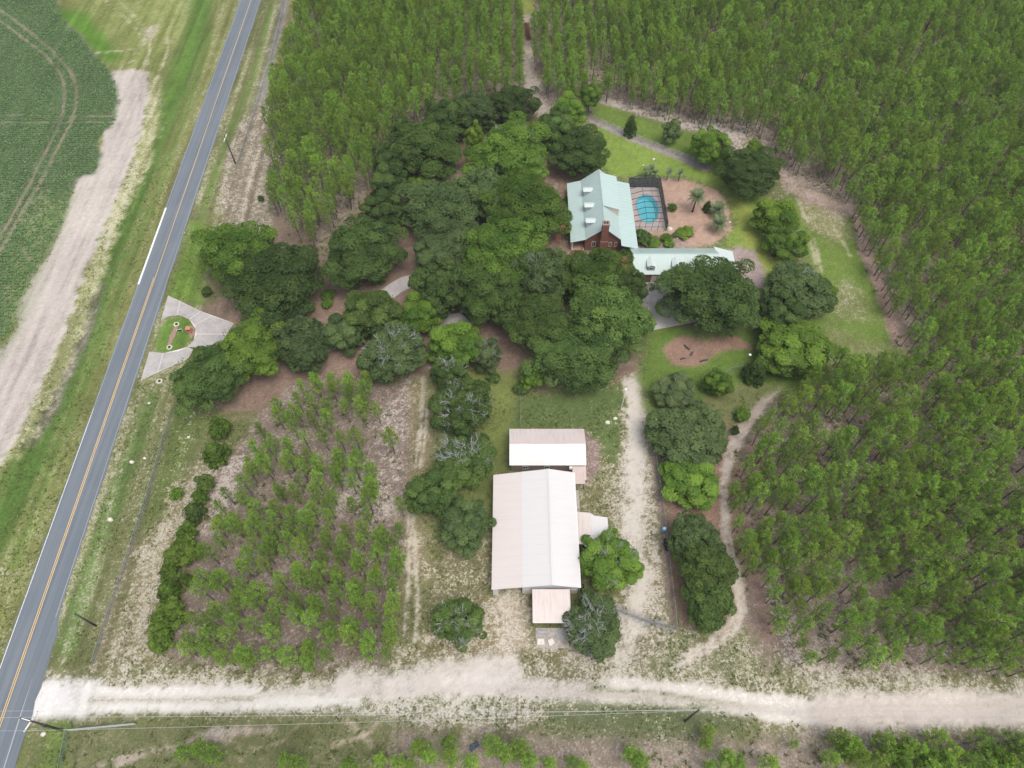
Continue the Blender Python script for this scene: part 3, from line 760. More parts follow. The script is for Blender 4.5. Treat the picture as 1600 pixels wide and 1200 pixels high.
# ------------------------------------------------------------------ paved road
RC = lambda y: -83.9 + (229.6 - y) * 0.02386       # centre line of the paved road
ys = np.concatenate([[-600, -100], np.arange(0, 260, 6), [400, 900, 3000]])
rv, rf = [], []
def flare(y):
    if y < 36: return 0.0 + max(0, min(1, (36 - y) / 6.0)) * 1.0 * (1 if y > -60 else 0) * (1 if y > 5 else max(0, 1 - (5 - y) / 14.0))
    return 0.0
ys = np.concatenate([[-600, -100, -40, -20, -10, 0], np.arange(3, 60, 2.0), np.arange(60, 260, 5), [400, 900, 3000]])
for i, y in enumerate(ys):
    c = RC(y)
    j1 = 0.12 * math.sin(y * 1.7) + 0.08 * math.sin(y * 4.1)
    rv += [(c - 3.35 + j1, y, 0.02), (c - 3.2, y, 0.045), (c, y, 0.09), (c + 3.2 + flare(y), y, 0.045), (c + 3.35 + flare(y) + j1, y, 0.02)]
    if i: rf += [(5 * i - 5 + k, 5 * i - 4 + k, 5 * i + 1 + k, 5 * i + k) for k in range(4)]
road = link('paved_road', mk_mesh('paved_road', rv, rf, (M['asphalt'],)))
tag(road, 'blue grey asphalt road running up the left side', kind='structure')
def marking(name, off, w, y0, y1, mat, z):
    v, f = [], []
    yy = np.arange(y0, y1 + .01, max(1.0, (y1 - y0) / 60))
    for i, y in enumerate(yy):
        c = RC(y) + off
        v += [(c - w / 2, y, z), (c + w / 2, y, z)]
        if i: f.append((2 * i - 2, 2 * i - 1, 2 * i + 1, 2 * i))
    return link(name, mk_mesh(name, v, f, (mat,)), road)
marking('centre_line', -0.17, 0.12, -60, 110, M['yellow'], 0.094)
marking('centre_line', 0.13, 0.12, -60, 300, M['yellow'], 0.094)
marking('edge_line', -3.14, 0.10, 10, 75, M['whitep'], 0.052)
marking('edge_line', -3.15, 0.42, 108, 133, M['whitep'], 0.052)
marking('edge_line', -3.14, 0.08, 133, 300, M['worn'], 0.052)
marking('edge_line', -3.14, 0.08, 75, 108, M['worn'], 0.052)
marking('edge_line', 3.06, 0.08, 34, 300, M['worn'], 0.052)
# faint line across the flare at the junction
p0, p1 = W(66, 1010), W(5, 1205)
v = [(p0[0] - .08, p0[1], .062), (p0[0] + .08, p0[1], .062), (p1[0] + .08, p1[1], .062), (p1[0] - .08, p1[1], .062)]
link('edge_line', mk_mesh('edge_line', v, [(0, 3, 2, 1)], (M['worn'],)), road)
# ------------------------------------------------------------------ concrete drive, made of slabs
def q(pts, sc=7.5, ox=200, oy=440): return [(ox + x / sc, oy + y / sc) for x, y in pts]
SL = [q([(470, 168), (610, 238), (575, 393), (480, 410), (388, 450), (300, 545)][:5]),
      q([(614, 240), (850, 347), (718, 442), (650, 408), (579, 394)]),
      q([(856, 350), (975, 402), (782, 508), (722, 446)]),
      q([(980, 405), (1240, 492), (1200, 560), (1150, 614), (802, 614), (797, 560), (786, 512)]),
      q([(802, 620), (1150, 620), (1080, 760), (960, 800), (700, 760), (770, 690)]),
      q([(255, 828), (410, 844), (350, 1053), (152, 1158)]),
      q([(415, 844), (600, 815), (700, 770), (760, 800), (700, 900), (356, 1050)])]
dbase = MB()
outl = [W(*p)[:2] for p in q([(470, 168), (1240, 492), (1150, 620), (1080, 760), (700, 900), (355, 1055), (150, 1160), (255, 828), (600, 812), (700, 762), (770, 690), (797, 560), (722, 446), (575, 393), (388, 450)])]
drive = empty('driveway', (*W(290, 520)[:2], 0)); tag(drive, 'grey concrete entrance drive looping round a grass island', kind='structure')
dloc = Vector(drive.location)
def shrink(P, d):
    c = np.mean(P, 0); return [tuple(np.array(p) + (c - p) / max(np.linalg.norm(c - p), 1e-6) * d) for p in P]
for s_ in SL:
    P = [W(*p)[:2] for p in s_]
    P = shrink(np.array(P), 0.04)
    MB().slab([(x - dloc.x, y - dloc.y, 0.085) for x, y in P], 0.10).build('slab', M['concrete'], drive)
# joint filler just below the slabs
jp = [W(*p)[:2] for p in q([(470, 165), (860, 350), (1242, 490), (1152, 620), (1082, 762), (700, 765), (772, 690), (797, 560), (720, 444), (640, 404), (575, 392), (480, 408), (388, 450)])]
MB().slab([(x - dloc.x, y - dloc.y, 0.055) for x, y in jp], 0.10).build('joint_filler', M['joint'], drive)
jp = [W(*p)[:2] for p in q([(252, 826), (420, 842), (700, 768), (762, 800), (700, 902), (354, 1056), (150, 1160)])]
MB().slab([(x - dloc.x, y - dloc.y, 0.055) for x, y in jp], 0.10).build('joint_filler', M['joint'], drive)
# winding part under the oaks and the garage court
def ribbon(name, pts, hw, z, mat, parent=None, label=None):
    P = [np.array(W(*p)[:2]) for p in pts]
    # smooth
    out = []
    for i in range(len(P) - 1):
        a, b, c, d = P[max(i - 1, 0)], P[i], P[i + 1], P[min(i + 2, len(P) - 1)]
        for t in np.linspace(0, 1, 6, endpoint=False):
            out.append(0.5 * ((2 * b) + (-a + c) * t + (2 * a - 5 * b + 4 * c - d) * t * t + (-a + 3 * b - 3 * c + d) * t ** 3))
    out.append(P[-1])
    v, f = [], []
    for i, p in enumerate(out):
        d = out[min(i + 1, len(out) - 1)] - out[max(i - 1, 0)]; d = d / np.linalg.norm(d)
        n = np.array([-d[1], d[0]])
        a, b = p + n * hw, p - n * hw
        v += [(a[0], a[1], z), (b[0], b[1], z), (a[0], a[1], z - .12), (b[0], b[1], z - .12)]
        if i:
            k = 4 * i
            f += [(k - 4, k, k + 1, k - 3), (k - 4, k - 2, k + 2, k), (k - 3, k + 1, k + 3, k - 1)]
    return link(name, mk_mesh(name, v, f, (mat,)), parent)
dw = ribbon('drive_lane', [(352, 528), (410, 545), (470, 548), (530, 530), (575, 490), (605, 460), (640, 440), (685, 440), (720, 465), (735, 495), (700, 503), (680, 520)], 1.9, 0.075, M['concrete']); tag(dw, 'concrete lane winding under the oaks', kind='structure')
court = MB().slab([(*W(1003, 428)[:2], .09), (*W(1100, 428)[:2], .09), (*W(1100, 500)[:2], .09), (*W(1046, 511)[:2], .09), (*W(1020, 516)[:2], .09), (*W(1000, 470)[:2], .09)][::-1], .12).build('garage_court', M['concrete'])
tag(court, 'pale concrete court in front of the garage doors', kind='structure')

# ------------------------------------------------------------------ foliage prototypes
def unit(v): return v / (np.linalg.norm(v, axis=1, keepdims=True) + 1e-9)

def leaf_quads(P, N, size, rng, aspect=1.0, jitter=0.9):
    """random quads centred at P facing roughly N"""
    n = len(P)
    Nn = unit(N + jitter * rng.normal(size=(n, 3)) * 0.6)
    T = unit(np.cross(Nn, rng.normal(size=(n, 3))))
    B = np.cross(Nn, T)
    s = (size * rng.uniform(0.6, 1.35, n))[:, None]
    a, b = T * s * aspect, B * s
    k = rng.uniform(0.55, 1.0, (n, 1))
    V = np.stack([P - a - b * k, P + a * k - b, P + a + b * k, P - a * k + b], 1)
    return V.reshape(-1, 3)

def crown_mesh(name, seed, nclump, nleaf, size, mode='oak'):
    rng = np.random.default_rng(seed)
    # clump centres: on a lumpy dome, some inside
    k = np.arange(nclump) + 0.5
    ph = np.arccos(1 - 1.62 * k / nclump); th = math.pi * (1 + 5 ** .5) * k + rng.normal(size=nclump) * 0.25
    D = np.stack([np.cos(th) * np.sin(ph), np.sin(th) * np.sin(ph), np.cos(ph)], 1)
    lob = 1 + 0.13 * np.sin(2.0 * th + rng.uniform(0, 6)) + 0.10 * np.sin(3 * th + rng.uniform(0, 6)) + 0.07 * rng.normal(size=nclump)
    rad = rng.uniform(0.48, 0.92, nclump) * lob
    if mode == 'cone':
        z = rng.uniform(-0.95, 0.9, nclump); a = rng.uniform(0, 2 * math.pi, nclump)
        rr = np.clip((1.05 - z) / 1.7, 0.08, 0.85) * rng.uniform(0.7, 1.0, nclump)
        Cn = np.stack([np.cos(a) * rr, np.sin(a) * rr, z], 1); cr = rng.uniform(0.16, 0.26, nclump)
    elif mode == 'bush':
        Cn = D * rad[:, None]; cr = rng.uniform(0.24, 0.36, nclump)
    else:
        Cn = D * rad[:, None]; cr = rng.uniform(0.13, 0.29, nclump) * (1.15 if nclump < 100 else 1.0)
    per = (cr ** 2); per = (per / per.sum() * nleaf).astype(int)
    Ps, Ns, R = [], [], []
    for c, r, m in zip(Cn, cr, per):
        d = unit(rng.normal(size=(m, 3)) + 0.35 * np.array([0, 0, 1.0]) + 0.55 * unit(c[None])[0])
        rr = r * (rng.uniform(0.60, 1.0, m) ** 0.6)[:, None]
        P = c + d * rr * np.array([1, 1, 0.8])
        Ps.append(P); Ns.append(d + np.array([0, 0, 0.5])); R.append(np.clip(rng.normal(0.48, 0.16, m) + rng.normal(0, 0.27) + 0.25 * d[:, 2] * 0, 0, 1))
    # stray twigs round the outline and darker filling inside
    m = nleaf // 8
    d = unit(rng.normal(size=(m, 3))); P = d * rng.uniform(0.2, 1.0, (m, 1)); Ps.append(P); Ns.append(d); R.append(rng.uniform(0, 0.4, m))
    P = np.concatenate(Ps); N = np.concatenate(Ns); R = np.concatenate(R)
    asp = 1.0
    if mode == 'feather': asp = 2.6
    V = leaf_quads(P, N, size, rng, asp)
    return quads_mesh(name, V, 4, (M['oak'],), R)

CROWN = {
    'big': [crown_mesh('crown_big', 100 + i, 105, 34000, 0.0165) for i in range(3)],
    'mid': [crown_mesh('crown_mid', 200 + i, 62, 19000, 0.025) for i in range(4)],
    'feather': [crown_mesh('crown_feather', 300 + i, 120, 17000, 0.016, 'feather') for i in range(2)],
    'bush': [crown_mesh('crown_bush', 400 + i, 30, 3200, 0.058, 'bush') for i in range(2)],
    'cone': [crown_mesh('crown_cone', 500 + i, 90, 7000, 0.042, 'cone') for i in range(2)],
}

def oak_trunk(seed):
    r = random.Random(seed); b = MB()
    b.tube([(0, 0, -0.02), (0.02, 0.01, 0.25), (0.03, -0.02, 0.55)], [0.055, 0.04, 0.036], 8)
    for k in range(6):
        a = k * 1.05 + r.uniform(-.3, .3)
        l = r.uniform(0.45, 0.7)
        e = (math.cos(a) * l, math.sin(a) * l, 1.0 + r.uniform(-.05, .35))
        mid = (math.cos(a) * l * .45, math.sin(a) * l * .45, 0.8)
        b.tube([(0.03, -0.02, 0.5), mid, e], [0.028, 0.018, 0.008], 5)
        for t in range(2):
            a2 = a + r.uniform(-.8, .8)
            b.tube([mid, (mid[0] + math.cos(a2) * .3, mid[1] + math.sin(a2) * .3, 1.15 + r.uniform(0, .2))], [0.014, 0.005], 4)
    return mk_mesh('trunk_and_limbs', b.v, b.f, (M['bark'],), smooth=True)
TRUNK = [oak_trunk(i) for i in range(3)]

def bare_branches(seed, n=26):
    """pale leafless boughs reaching through the top of a crown"""
    r = random.Random(seed); b = MB()
    def grow(p, d, l, rad, lev):
        q_ = p + d * l
        m_ = p + d * l * 0.5 + Vector((r.uniform(-1, 1), r.uniform(-1, 1), r.uniform(-.4, 1))) * l * 0.10
        b.tube([p, m_, q_], [rad, rad * .8, rad * .45], 3, cap=False)
        if lev < 4:
            for k in range(3 if lev < 3 else 2):
                nd_ = (d + Vector((r.uniform(-1, 1), r.uniform(-1, 1), r.uniform(-.5, .9))) * 0.75).normalized()
                grow(p + (q_ - p) * r.uniform(.45, 1), nd_, l * r.uniform(.55, .75), rad * .55, lev + 1)
    for k in range(n):
        a = r.uniform(0, 6.283); el = r.uniform(0.15, 1.3)
        d = Vector((math.cos(a) * math.cos(el), math.sin(a) * math.cos(el), math.sin(el)))
        grow(d * 0.30, d, r.uniform(.30, .44), 0.0105, 1)
    return mk_mesh('bare_branches', b.v, b.f, (M['deadwood'],))
BARE = [bare_branches(5, 22), bare_branches(6, 34), bare_branches(7, 9)]

def plant(name, px, py, rx, ry, h, mat, proto, label, cat='tree', group=None, bare=None, ground_crown=False, ti=None, crown_name='crown', bare_scale=1.0):
    """a tree whose crown stands where the photograph shows it"""
    zc = h * 0.6
    e = math.atan2(SD + (py - 600) / F * CD, math.hypot((px - 800) / F, CD - (py - 600) / F * SD))
    for _ in range(6):
        x, y, _z = W(px, py, zc)
        t = to_px(x, y, zc)[2]
        R = rx * 1.07 * t / F
        c2 = ((ry * t / F) ** 2 - (R * math.sin(e)) ** 2) / math.cos(e) ** 2
        c = min(max(math.sqrt(max(c2, 0)), 0.68 * R, 0.3), h * 0.5 if ground_crown else h * 0.46)
        zc = h - c
    o = empty(name, (x, y, 0), label, cat, group, rz=random.uniform(0, 6.28))
    me = random.choice(CROWN[proto]) if ti is None else CROWN[proto][ti]
    cr = link(crown_name, me, o, (0, 0, zc), scale=(R, R, c))
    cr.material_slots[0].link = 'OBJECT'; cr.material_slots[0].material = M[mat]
    if not ground_crown:
        link('trunk', random.choice(TRUNK), o, (0, 0, 0), scale=(R * 0.9, R * 0.9, zc * 0.9))
    elif h > 1.6:
        MB().tube([(0, 0, 0), (0, 0, h * .7)], [0.04 * h, 0.015 * h], 6).build('trunk', M['bark'], o)
    if bare is not None:
        bb_ = link('bare_branches', BARE[bare], o, (0, 0, zc), scale=(R * 0.86 * bare_scale, R * 0.86 * bare_scale, c * 1.06 * bare_scale)); bb_['kind'] = 'stuff'
    return o

T = [
 (372, 395, 56, 56, 11, 'fresh', 'big', 'broad dense oak close to the paved road, above the entrance drive', None),
 (432, 442, 70, 57, 11, 'dark', 'big', 'wide dark oak just right of the roadside oak, above the entrance drive', None),
 (565, 395, 58, 58, 11, 'dark', 'big', 'rounded dark oak standing alone at the lower edge of the upper pine plantation', None),
 (600, 332, 34, 40, 9, 'dark', 'mid', 'narrow dark oak directly behind the rounded oak below the upper plantation', None),
 (607, 288, 30, 32, 9, 'dark', 'mid', 'small dark oak at the plantation edge, left of the pale yellowish tree', None),
 (668, 235, 54, 52, 11, 'oak', 'big', 'large round oak behind the house grove with a sandy clearing at its right foot', None),
 (633, 205, 18, 22, 8, 'dark', 'mid', 'small dark tree on the upper left shoulder of the large round oak', None),
 (612, 245, 28, 28, 8, 'dark', 'mid', 'low dark oak against the pines, left of the large round oak', None),
 (700, 185, 36, 34, 10, 'dark', 'mid', 'dark oak at the back of the grove, left of the hazy grey-green one', None),
 (745, 175, 32, 36, 10, 'grey', 'feather', 'hazy grey-green tree in the back row of the grove', None),
 (802, 163, 34, 36, 10, 'dark', 'big', 'dark oak at the back of the grove beside the forest path', None),
 (742, 218, 15, 24, 9, 'lime', 'mid', 'slim lime-yellow tree among the dark oaks behind the house', None),
 (800, 238, 62, 48, 11, 'fresh', 'big', 'wide olive-green oak with pale trunks showing, behind the house grove', 2),
 (866, 200, 30, 28, 9, 'dark', 'mid', 'dark oak between the wide olive oak and the one by the lawn', None),
 (905, 238, 42, 42, 10, 'dark', 'big', 'dark rounded oak at the left edge of the back lawn, behind the green roof', None),
 (886, 173, 28, 22, 8, 'bright', 'mid', 'low bright green tree where the forest path meets the grove', None),
 (655, 293, 20, 22, 5, 'lime', 'mid', 'small yellowish tree with a bare grey side, left of the big grove', 2),
 (690, 330, 60, 45, 11, 'grey', 'big', 'soft grey-green oak at the upper left of the central grove', None),
 (822, 322, 60, 52, 12, 'fresh', 'big', 'large oak just left of the house front, top of the central grove', None),
 (755, 300, 42, 30, 11, 'grey', 'feather', 'feathery crown between the two upper oaks of the central grove', None),
 (698, 392, 54, 50, 11, 'grey', 'big', 'large oak at the left edge of the central grove, above the bend in the lane', None),
 (786, 395, 58, 58, 13, 'fresh', 'big', 'tall oak with yellow-green tips in the middle of the central grove', None),
 (765, 462, 52, 60, 12, 'oak', 'big', 'tall dense oak at the centre of the grove over the concrete lane', None),
 (848, 430, 44, 58, 12, 'grey', 'feather', 'grey-green loose crown down the middle of the grove, below the chimney', 2),
 (925, 434, 54, 34, 11, 'fresh', 'big', 'spreading oak hiding the brick gable, with white bare limbs on its right', 2),
 (982, 452, 30, 38, 10, 'dark', 'big', 'oak whose boughs overhang the green garage roof from the left', None),
 (950, 498, 66, 56, 12, 'oak', 'big', 'huge spreading oak left of the garage court', None),
 (900, 558, 64, 45, 10, 'dark', 'big', 'lowest wide oak of the grove, next to the light pole', None),
 (690, 452, 42, 44, 11, 'dark', 'mid', 'dark oak beside the visible stretch of concrete lane', None),
 (846, 508, 50, 50, 11, 'oak', 'big', 'oak in the lower middle of the grove, left of the huge spreading oak', None),
 (325, 590, 54, 58, 10, 'dark', 'big', 'dark round oak at the corner of the roadside fence, below the entrance drive', None),
 (392, 545, 52, 54, 10, 'fresh', 'big', 'olive oak overhanging the end of the concrete entrance drive', None),
 (470, 535, 44, 50, 9, 'grey', 'feather', 'feathery grey-green tree, third from the road in the row above the pines', None),
 (535, 522, 32, 35, 7, 'grey', 'mid', 'thin loose tree in the row above the pine plot, fourth from the road', None),
 (580, 488, 42, 40, 9, 'oak', 'mid', 'rounded oak just below the curved concrete lane', None),
 (614, 550, 48, 48, 9, 'grey', 'feather', 'drooping grey-green tree with a silvery bare centre, above the twin ruts', 0),
 (652, 492, 32, 38, 8, 'bright', 'mid', 'vivid green tree below the curved concrete lane', None),
 (712, 540, 42, 38, 8, 'bright', 'mid', 'bright yellow-green spreading tree at the foot of the central grove', None),
 (762, 555, 24, 38, 7, 'pale', 'mid', 'pale tree half bare and grey, right of the bright yellow-green one', 0),
 (702, 583, 28, 24, 6, 'oak', 'mid', 'small tree with dead grey twigs, topmost of the row left of the barn', 1),
 (724, 636, 44, 48, 8, 'oak', 'mid', 'oak with white bare twigs on its crown, left of the small brown building', 0),
 (724, 722, 44, 42, 7, 'oak', 'mid', 'oak with a fan of white dead branches, level with the top of the barn roof', 1),
 (676, 770, 38, 48, 7, 'dark', 'mid', 'solid dark oak beside the twin ruts, leftmost of the trees by the barn', None),
 (726, 822, 40, 48, 7, 'grey', 'mid', 'grey-green oak close to the left wall of the barn', 2),
 (832, 588, 18, 28, 5, 'bright', 'mid', 'small bright sapling at the top of the short green fence', None),
 (718, 970, 38, 46, 6.5, 'oak', 'mid', 'round tree with a dead silvery heart standing alone left of the barn porch', 1),
 (953, 877, 46, 52, 7, 'bright', 'mid', 'bright leafy tree against the right side of the barn', 0),
 (927, 980, 44, 50, 6, 'grey', 'mid', 'mostly leafless grey tree right of the barn porch', 1),
 (1055, 612, 32, 28, 5, 'pale', 'mid', 'pale feathery tree at the top of the fence by the sandy drive', 2),
 (1075, 680, 56, 50, 8, 'grey', 'feather', 'broad soft grey-green tree right of the sandy drive', None),
 (1078, 748, 44, 40, 6, 'bright', 'mid', 'glossy bright green tree just below the broad grey-green one by the fence', None),
 (1085, 842, 38, 46, 8, 'grey', 'feather', 'upper tree of the long feathery clump beside the blue barrel', None),
 (1104, 888, 44, 50, 8, 'oak', 'feather', 'middle tree of the long feathery clump inside the curved track', None),
 (1108, 940, 38, 42, 7, 'oak', 'feather', 'lowest tree of the long feathery clump inside the curved track', None),
 (1123, 598, 22, 30, 5, 'bright', 'mid', 'small bright green tree below the bare mulch bed', None),
 (1243, 542, 54, 47, 8, 'bright', 'mid', 'bright green rounded tree at the lower left corner of the side lawn', None),
 (1246, 452, 48, 44, 9, 'grey', 'feather', 'blue-green tree at the left edge of the side lawn', 2),
 (1222, 492, 36, 34, 8, 'dark', 'mid', 'olive-brown tree squeezed between the blue-green and the bright rounded one', None),
 (1288, 452, 16, 15, 5, 'bright', 'mid', 'small bright tree poking out to the side lawn', None),
 (1112, 461, 67, 67, 12, 'dark', 'big', 'very large dark oak in front of the right half of the garage', None),
 (1212, 342, 36, 38, 8, 'lime', 'mid', 'bright yellow-green tree right of the palms across the lawn', None),
 (1228, 378, 30, 30, 7, 'bright', 'mid', 'tangled green tree with grey stems below the yellow-green one', 2),
 (1172, 268, 46, 46, 10, 'dark', 'big', 'dark rounded oak at the top right of the back lawn', None),
 (1110, 230, 30, 42, 9, 'bright', 'mid', 'tall bright green tree on the back fence line, left of the dark rounded oak', None),
 (1180, 232, 14, 12, 9, 'lime', 'mid', 'lime crown peeping over the dark rounded oak by the back lawn', None),
 (1050, 205, 14, 18, 7, 'pale', 'mid', 'thin pale sapling on the back fence line', None),
 (922, 148, 19, 18, 9, 'bright', 'mid', 'slender green tree with a bare stem at the upper corner of the back lawn', None),
]
for (px, py, rx, ry, h, mat, proto, label, bare) in T:
    plant('shade_tree', px, py, rx, ry, h, mat, proto, label, 'tree', bare=bare, bare_scale={0: 1.18, 1: 1.25, 2: 1.08}[bare] if bare is not None else 1)
# evergreens with foliage to the ground
CE = [
 (986, 196, 10, 17, 6, 'cone', 'dark cone-shaped cedar standing on the back lawn fence', 'dark', None),
 (1182, 578, 19, 28, 6, 'cone', 'dark upright magnolia with white blossoms at the end of the curved track', 'dark', None),
 (1106, 322, 7, 11, 3, 'cone', 'small dark evergreen between the two tallest palms', 'dark', None),
 (343, 671, 17, 17, 4, 'bush', 'topmost cedar of the hedge row, touching the dark round oak', 'cedar', 1),
 (335, 707, 21, 28, 4.5, 'cone', 'second cedar from the top of the hedge row, tall and broad', 'cedar', 1),
 (321, 756, 15, 14, 3, 'bush', 'small blue-green ball-shaped cedar in the hedge row', 'oak', 1),
 (312, 778, 12, 12, 3, 'bush', 'small cedar just below the ball-shaped one in the hedge row', 'cedar', 1),
 (302, 799, 18, 22, 4, 'cone', 'dark pointed cedar at the first bend of the hedge row', 'oak', 1),
 (288, 832, 16, 14, 3, 'bush', 'low cedar joining the two big groups of the hedge row', 'cedar', 1),
 (284, 864, 25, 24, 4.5, 'bush', 'widest yellow-green cedar half way down the hedge row', 'cedar', 1),
 (266, 894, 15, 14, 3.5, 'bush', 'cedar just below the widest one in the hedge row', 'cedar', 1),
 (262, 922, 19, 18, 4, 'cone', 'third cedar from the bottom of the hedge row', 'cedar', 1),
 (258, 963, 26, 26, 4.5, 'bush', 'large round cedar, second from the bottom of the hedge row', 'cedar', 1),
 (252, 1000, 18, 18, 3.5, 'bush', 'bottom cedar of the hedge row, nearest the dirt road', 'cedar', 1),
 (292, 905, 9, 11, 2.5, 'bush', 'small shrub on the pine side of the hedge row', 'cedar', 1),
]
for (px, py, rx, ry, h, proto, label, mat, g) in CE:
    if g: rx *= 0.97; ry *= 1.16
    plant('cedar_tree' if 'magnolia' not in label else 'magnolia_tree', px, py, rx, ry, h, mat, proto, label, 'tree',
          group='cedar hedge row left of the pine plot' if g else None, ground_crown=True)
SH = [
 (514, 460, 10, 8, 1.5, 'bright', 'clipped bright shrub on the straw, upper of the pair above the lane'),
 (511, 474, 9, 7, 1.4, 'bright', 'clipped bright shrub on the straw, lower of the pair above the lane'),
 (484, 482, 10, 9, 1.6, 'oak', 'dark green shrub at the right foot of the wide dark oak'),
 (592, 434, 12, 9, 2.0, 'bright', 'green shrub at the right foot of the rounded dark oak'),
 (1042, 372, 9, 8, 1.6, 'bright', 'round bright shrub between pool cage and garage, upper of two touching'),
 (1046, 381, 8, 6, 1.2, 'bright', 'round bright shrub between pool cage and garage, lower of two touching'),
 (1055, 367, 5, 4, 1.0, 'grey', 'tiny grey-green shrub beside the pool-side bed of bushes'),
 (1073, 363, 13, 8, 1.6, 'bright', 'wide bright shrub below the palms in the mulch bed'),
 (1003, 371, 14, 16, 3.0, 'dark', 'tall dark shrub in the corner between house and pool cage'),
 (1019, 379, 12, 6, 1.0, 'bright', 'low spreading shrub against the garage roof edge'),
 (1051, 324, 7, 8, 1.6, 'oak', 'single dark shrub in the mulch bed right of the pool cage'),
 (276, 771, 10, 10, 1.8, 'bright', 'lone bright shrub on the grass left of the cedar hedge'),
 (407, 310, 5, 5, 1.6, 'dark', 'lone dark shrub on the sandy ground left of the upper plantation'),
 (772, 590, 10, 9, 1.6, 'oak', 'small green shrub at the foot of the pale half-bare tree'),
 (1149, 672, 6, 12, 3.0, 'dark', 'narrow dark shrub beside the curved sandy track'),
 (886, 312, 6, 14, 1.6, 'dark', 'dark foundation shrub against the left porch of the house'),
 (323, 455, 8, 10, 1.8, 'dark', 'spiky dark shrub beside the straw above the entrance drive'),
 (1060, 640, 20, 14, 2.5, 'bright', 'bright undergrowth bush at the head of the fence by the sandy drive'),
 (1160, 648, 12, 9, 2.2, 'bright', 'bright low bush on the left bank of the curved track'),
 (815, 606, 12, 8, 1.8, 'oak', 'low green bush beside the top end of the short green fence'),
]
for (px, py, rx, ry, h, mat, label) in SH:
    plant('shrub', px, py, rx, ry, h, mat, 'bush', label, 'shrub', ground_crown=True, crown_name='foliage')
mg = [o for o in bpy.data.objects if o.name.startswith('magnolia_tree')][0]
for k, (px, py) in enumerate(((1172, 554), (1182, 565))):
    b = MB(); x, y, z = W(px, py, 5.0 - k * .6)
    b.tube([(0, 0, -.12), (0, 0, 0), (0, 0, .14)], [.08, .3, .12], 7)
    f_ = b.build('blossom', M['trim'], mg); f_.matrix_parent_inverse = mg.matrix_world.inverted()
    f_.location = Matrix.Rotation(-mg.rotation_euler.z, 3, 'Z') @ (Vector((x, y, z)) - mg.location)

# ------------------------------------------------------------------ pines
def pine_meshes(seed, full=False):
    rng = np.random.default_rng(seed); r = random.Random(seed)
    h = 1.0
    b = MB()
    lean = (r.uniform(-.02, .02), r.uniform(-.02, .02))
    b.tube([(0, 0, -0.01), (lean[0] * .5, lean[1] * .5, 0.5), (lean[0], lean[1], 0.97)], [0.0145, 0.010, 0.003], 5)
    tufts = []
    lo = 0.44 if not full else 0.28
    z = lo
    while z < 0.97:
        fr = (z - lo) / (0.97 - lo)
        ln = (0.125 * (1 - fr) ** 0.7 + 0.026) * r.uniform(.8, 1.15) * (0.7 + 0.6 * min(1, fr * 3 + .3))
        nb = r.choice((3, 4, 5)) if fr < .85 else 3
        a0 = r.uniform(0, 6.28)
        for k in range(nb):
            a = a0 + k * 6.283 / nb + r.uniform(-.3, .3)
            l = ln * r.uniform(.7, 1.2)
            up = l * (0.25 + 0.5 * fr)
            p0 = Vector((lean[0] * z, lean[1] * z, z)); p1 = p0 + Vector((math.cos(a) * l, math.sin(a) * l, up))
            b.tube([p0, p1], [0.0032, 0.0014], 3, cap=False)
            tufts.append((p1, 1.0))
            tufts.append((p0.lerp(p1, .62) + Vector((r.uniform(-.02, .02), r.uniform(-.02, .02), .008)), .85))
            if l > .10 and r.random() < .25: tufts.append((p0.lerp(p1, .8) + Vector((r.uniform(-.035, .035), r.uniform(-.035, .035), 0.0)), .8))
        z += r.uniform(.048, .070)
    z = lo * .45
    while z < lo + .08:      # dead grey lower branches
        for k in range(3):
            a = r.uniform(0, 6.28); l = r.uniform(.05, .11)
            p0 = Vector((lean[0] * z, lean[1] * z, z)); b.tube([p0, p0 + Vector((math.cos(a) * l, math.sin(a) * l, l * r.uniform(-.1, .35)))], [.0026, .0010], 3, cap=False)
        z += .035
    tufts.append((Vector((lean[0], lean[1], .985)), 1.0))
    V, R = [], []
    for p, s in tufts:
        n = 20
        d = unit(rng.normal(size=(n, 3)) + np.array([0, 0, 0.75]))
        side = unit(np.cross(d, rng.normal(size=(n, 3))))
        ln = (0.042 * s * rng.uniform(.75, 1.25, n))[:, None]
        w = 0.0036
        p_ = np.array(p)
        tri = np.stack([p_ + d * ln * .12 - side * w * .5, p_ + d * ln * .75 + side * w * 1.3, p_ + d * ln, p_ + d * ln * .7 - side * w * 1.3], 1)
        V.append(tri.reshape(-1, 3))
        R.append(np.clip(rng.normal(.5, .2, n) + rng.normal(0, .25), 0, 1))
    V = np.concatenate(V); R = np.concatenate(R)
    crown = quads_mesh('pine_crown', V, 4, (M['pine'],), R)
    trunk = mk_mesh('pine_trunk', b.v, b.f, (M['pinebark'],))
    return trunk, crown
PINES = [pine_meshes(900 + i) for i in range(7)] + [pine_meshes(950 + i, True) for i in range(3)]

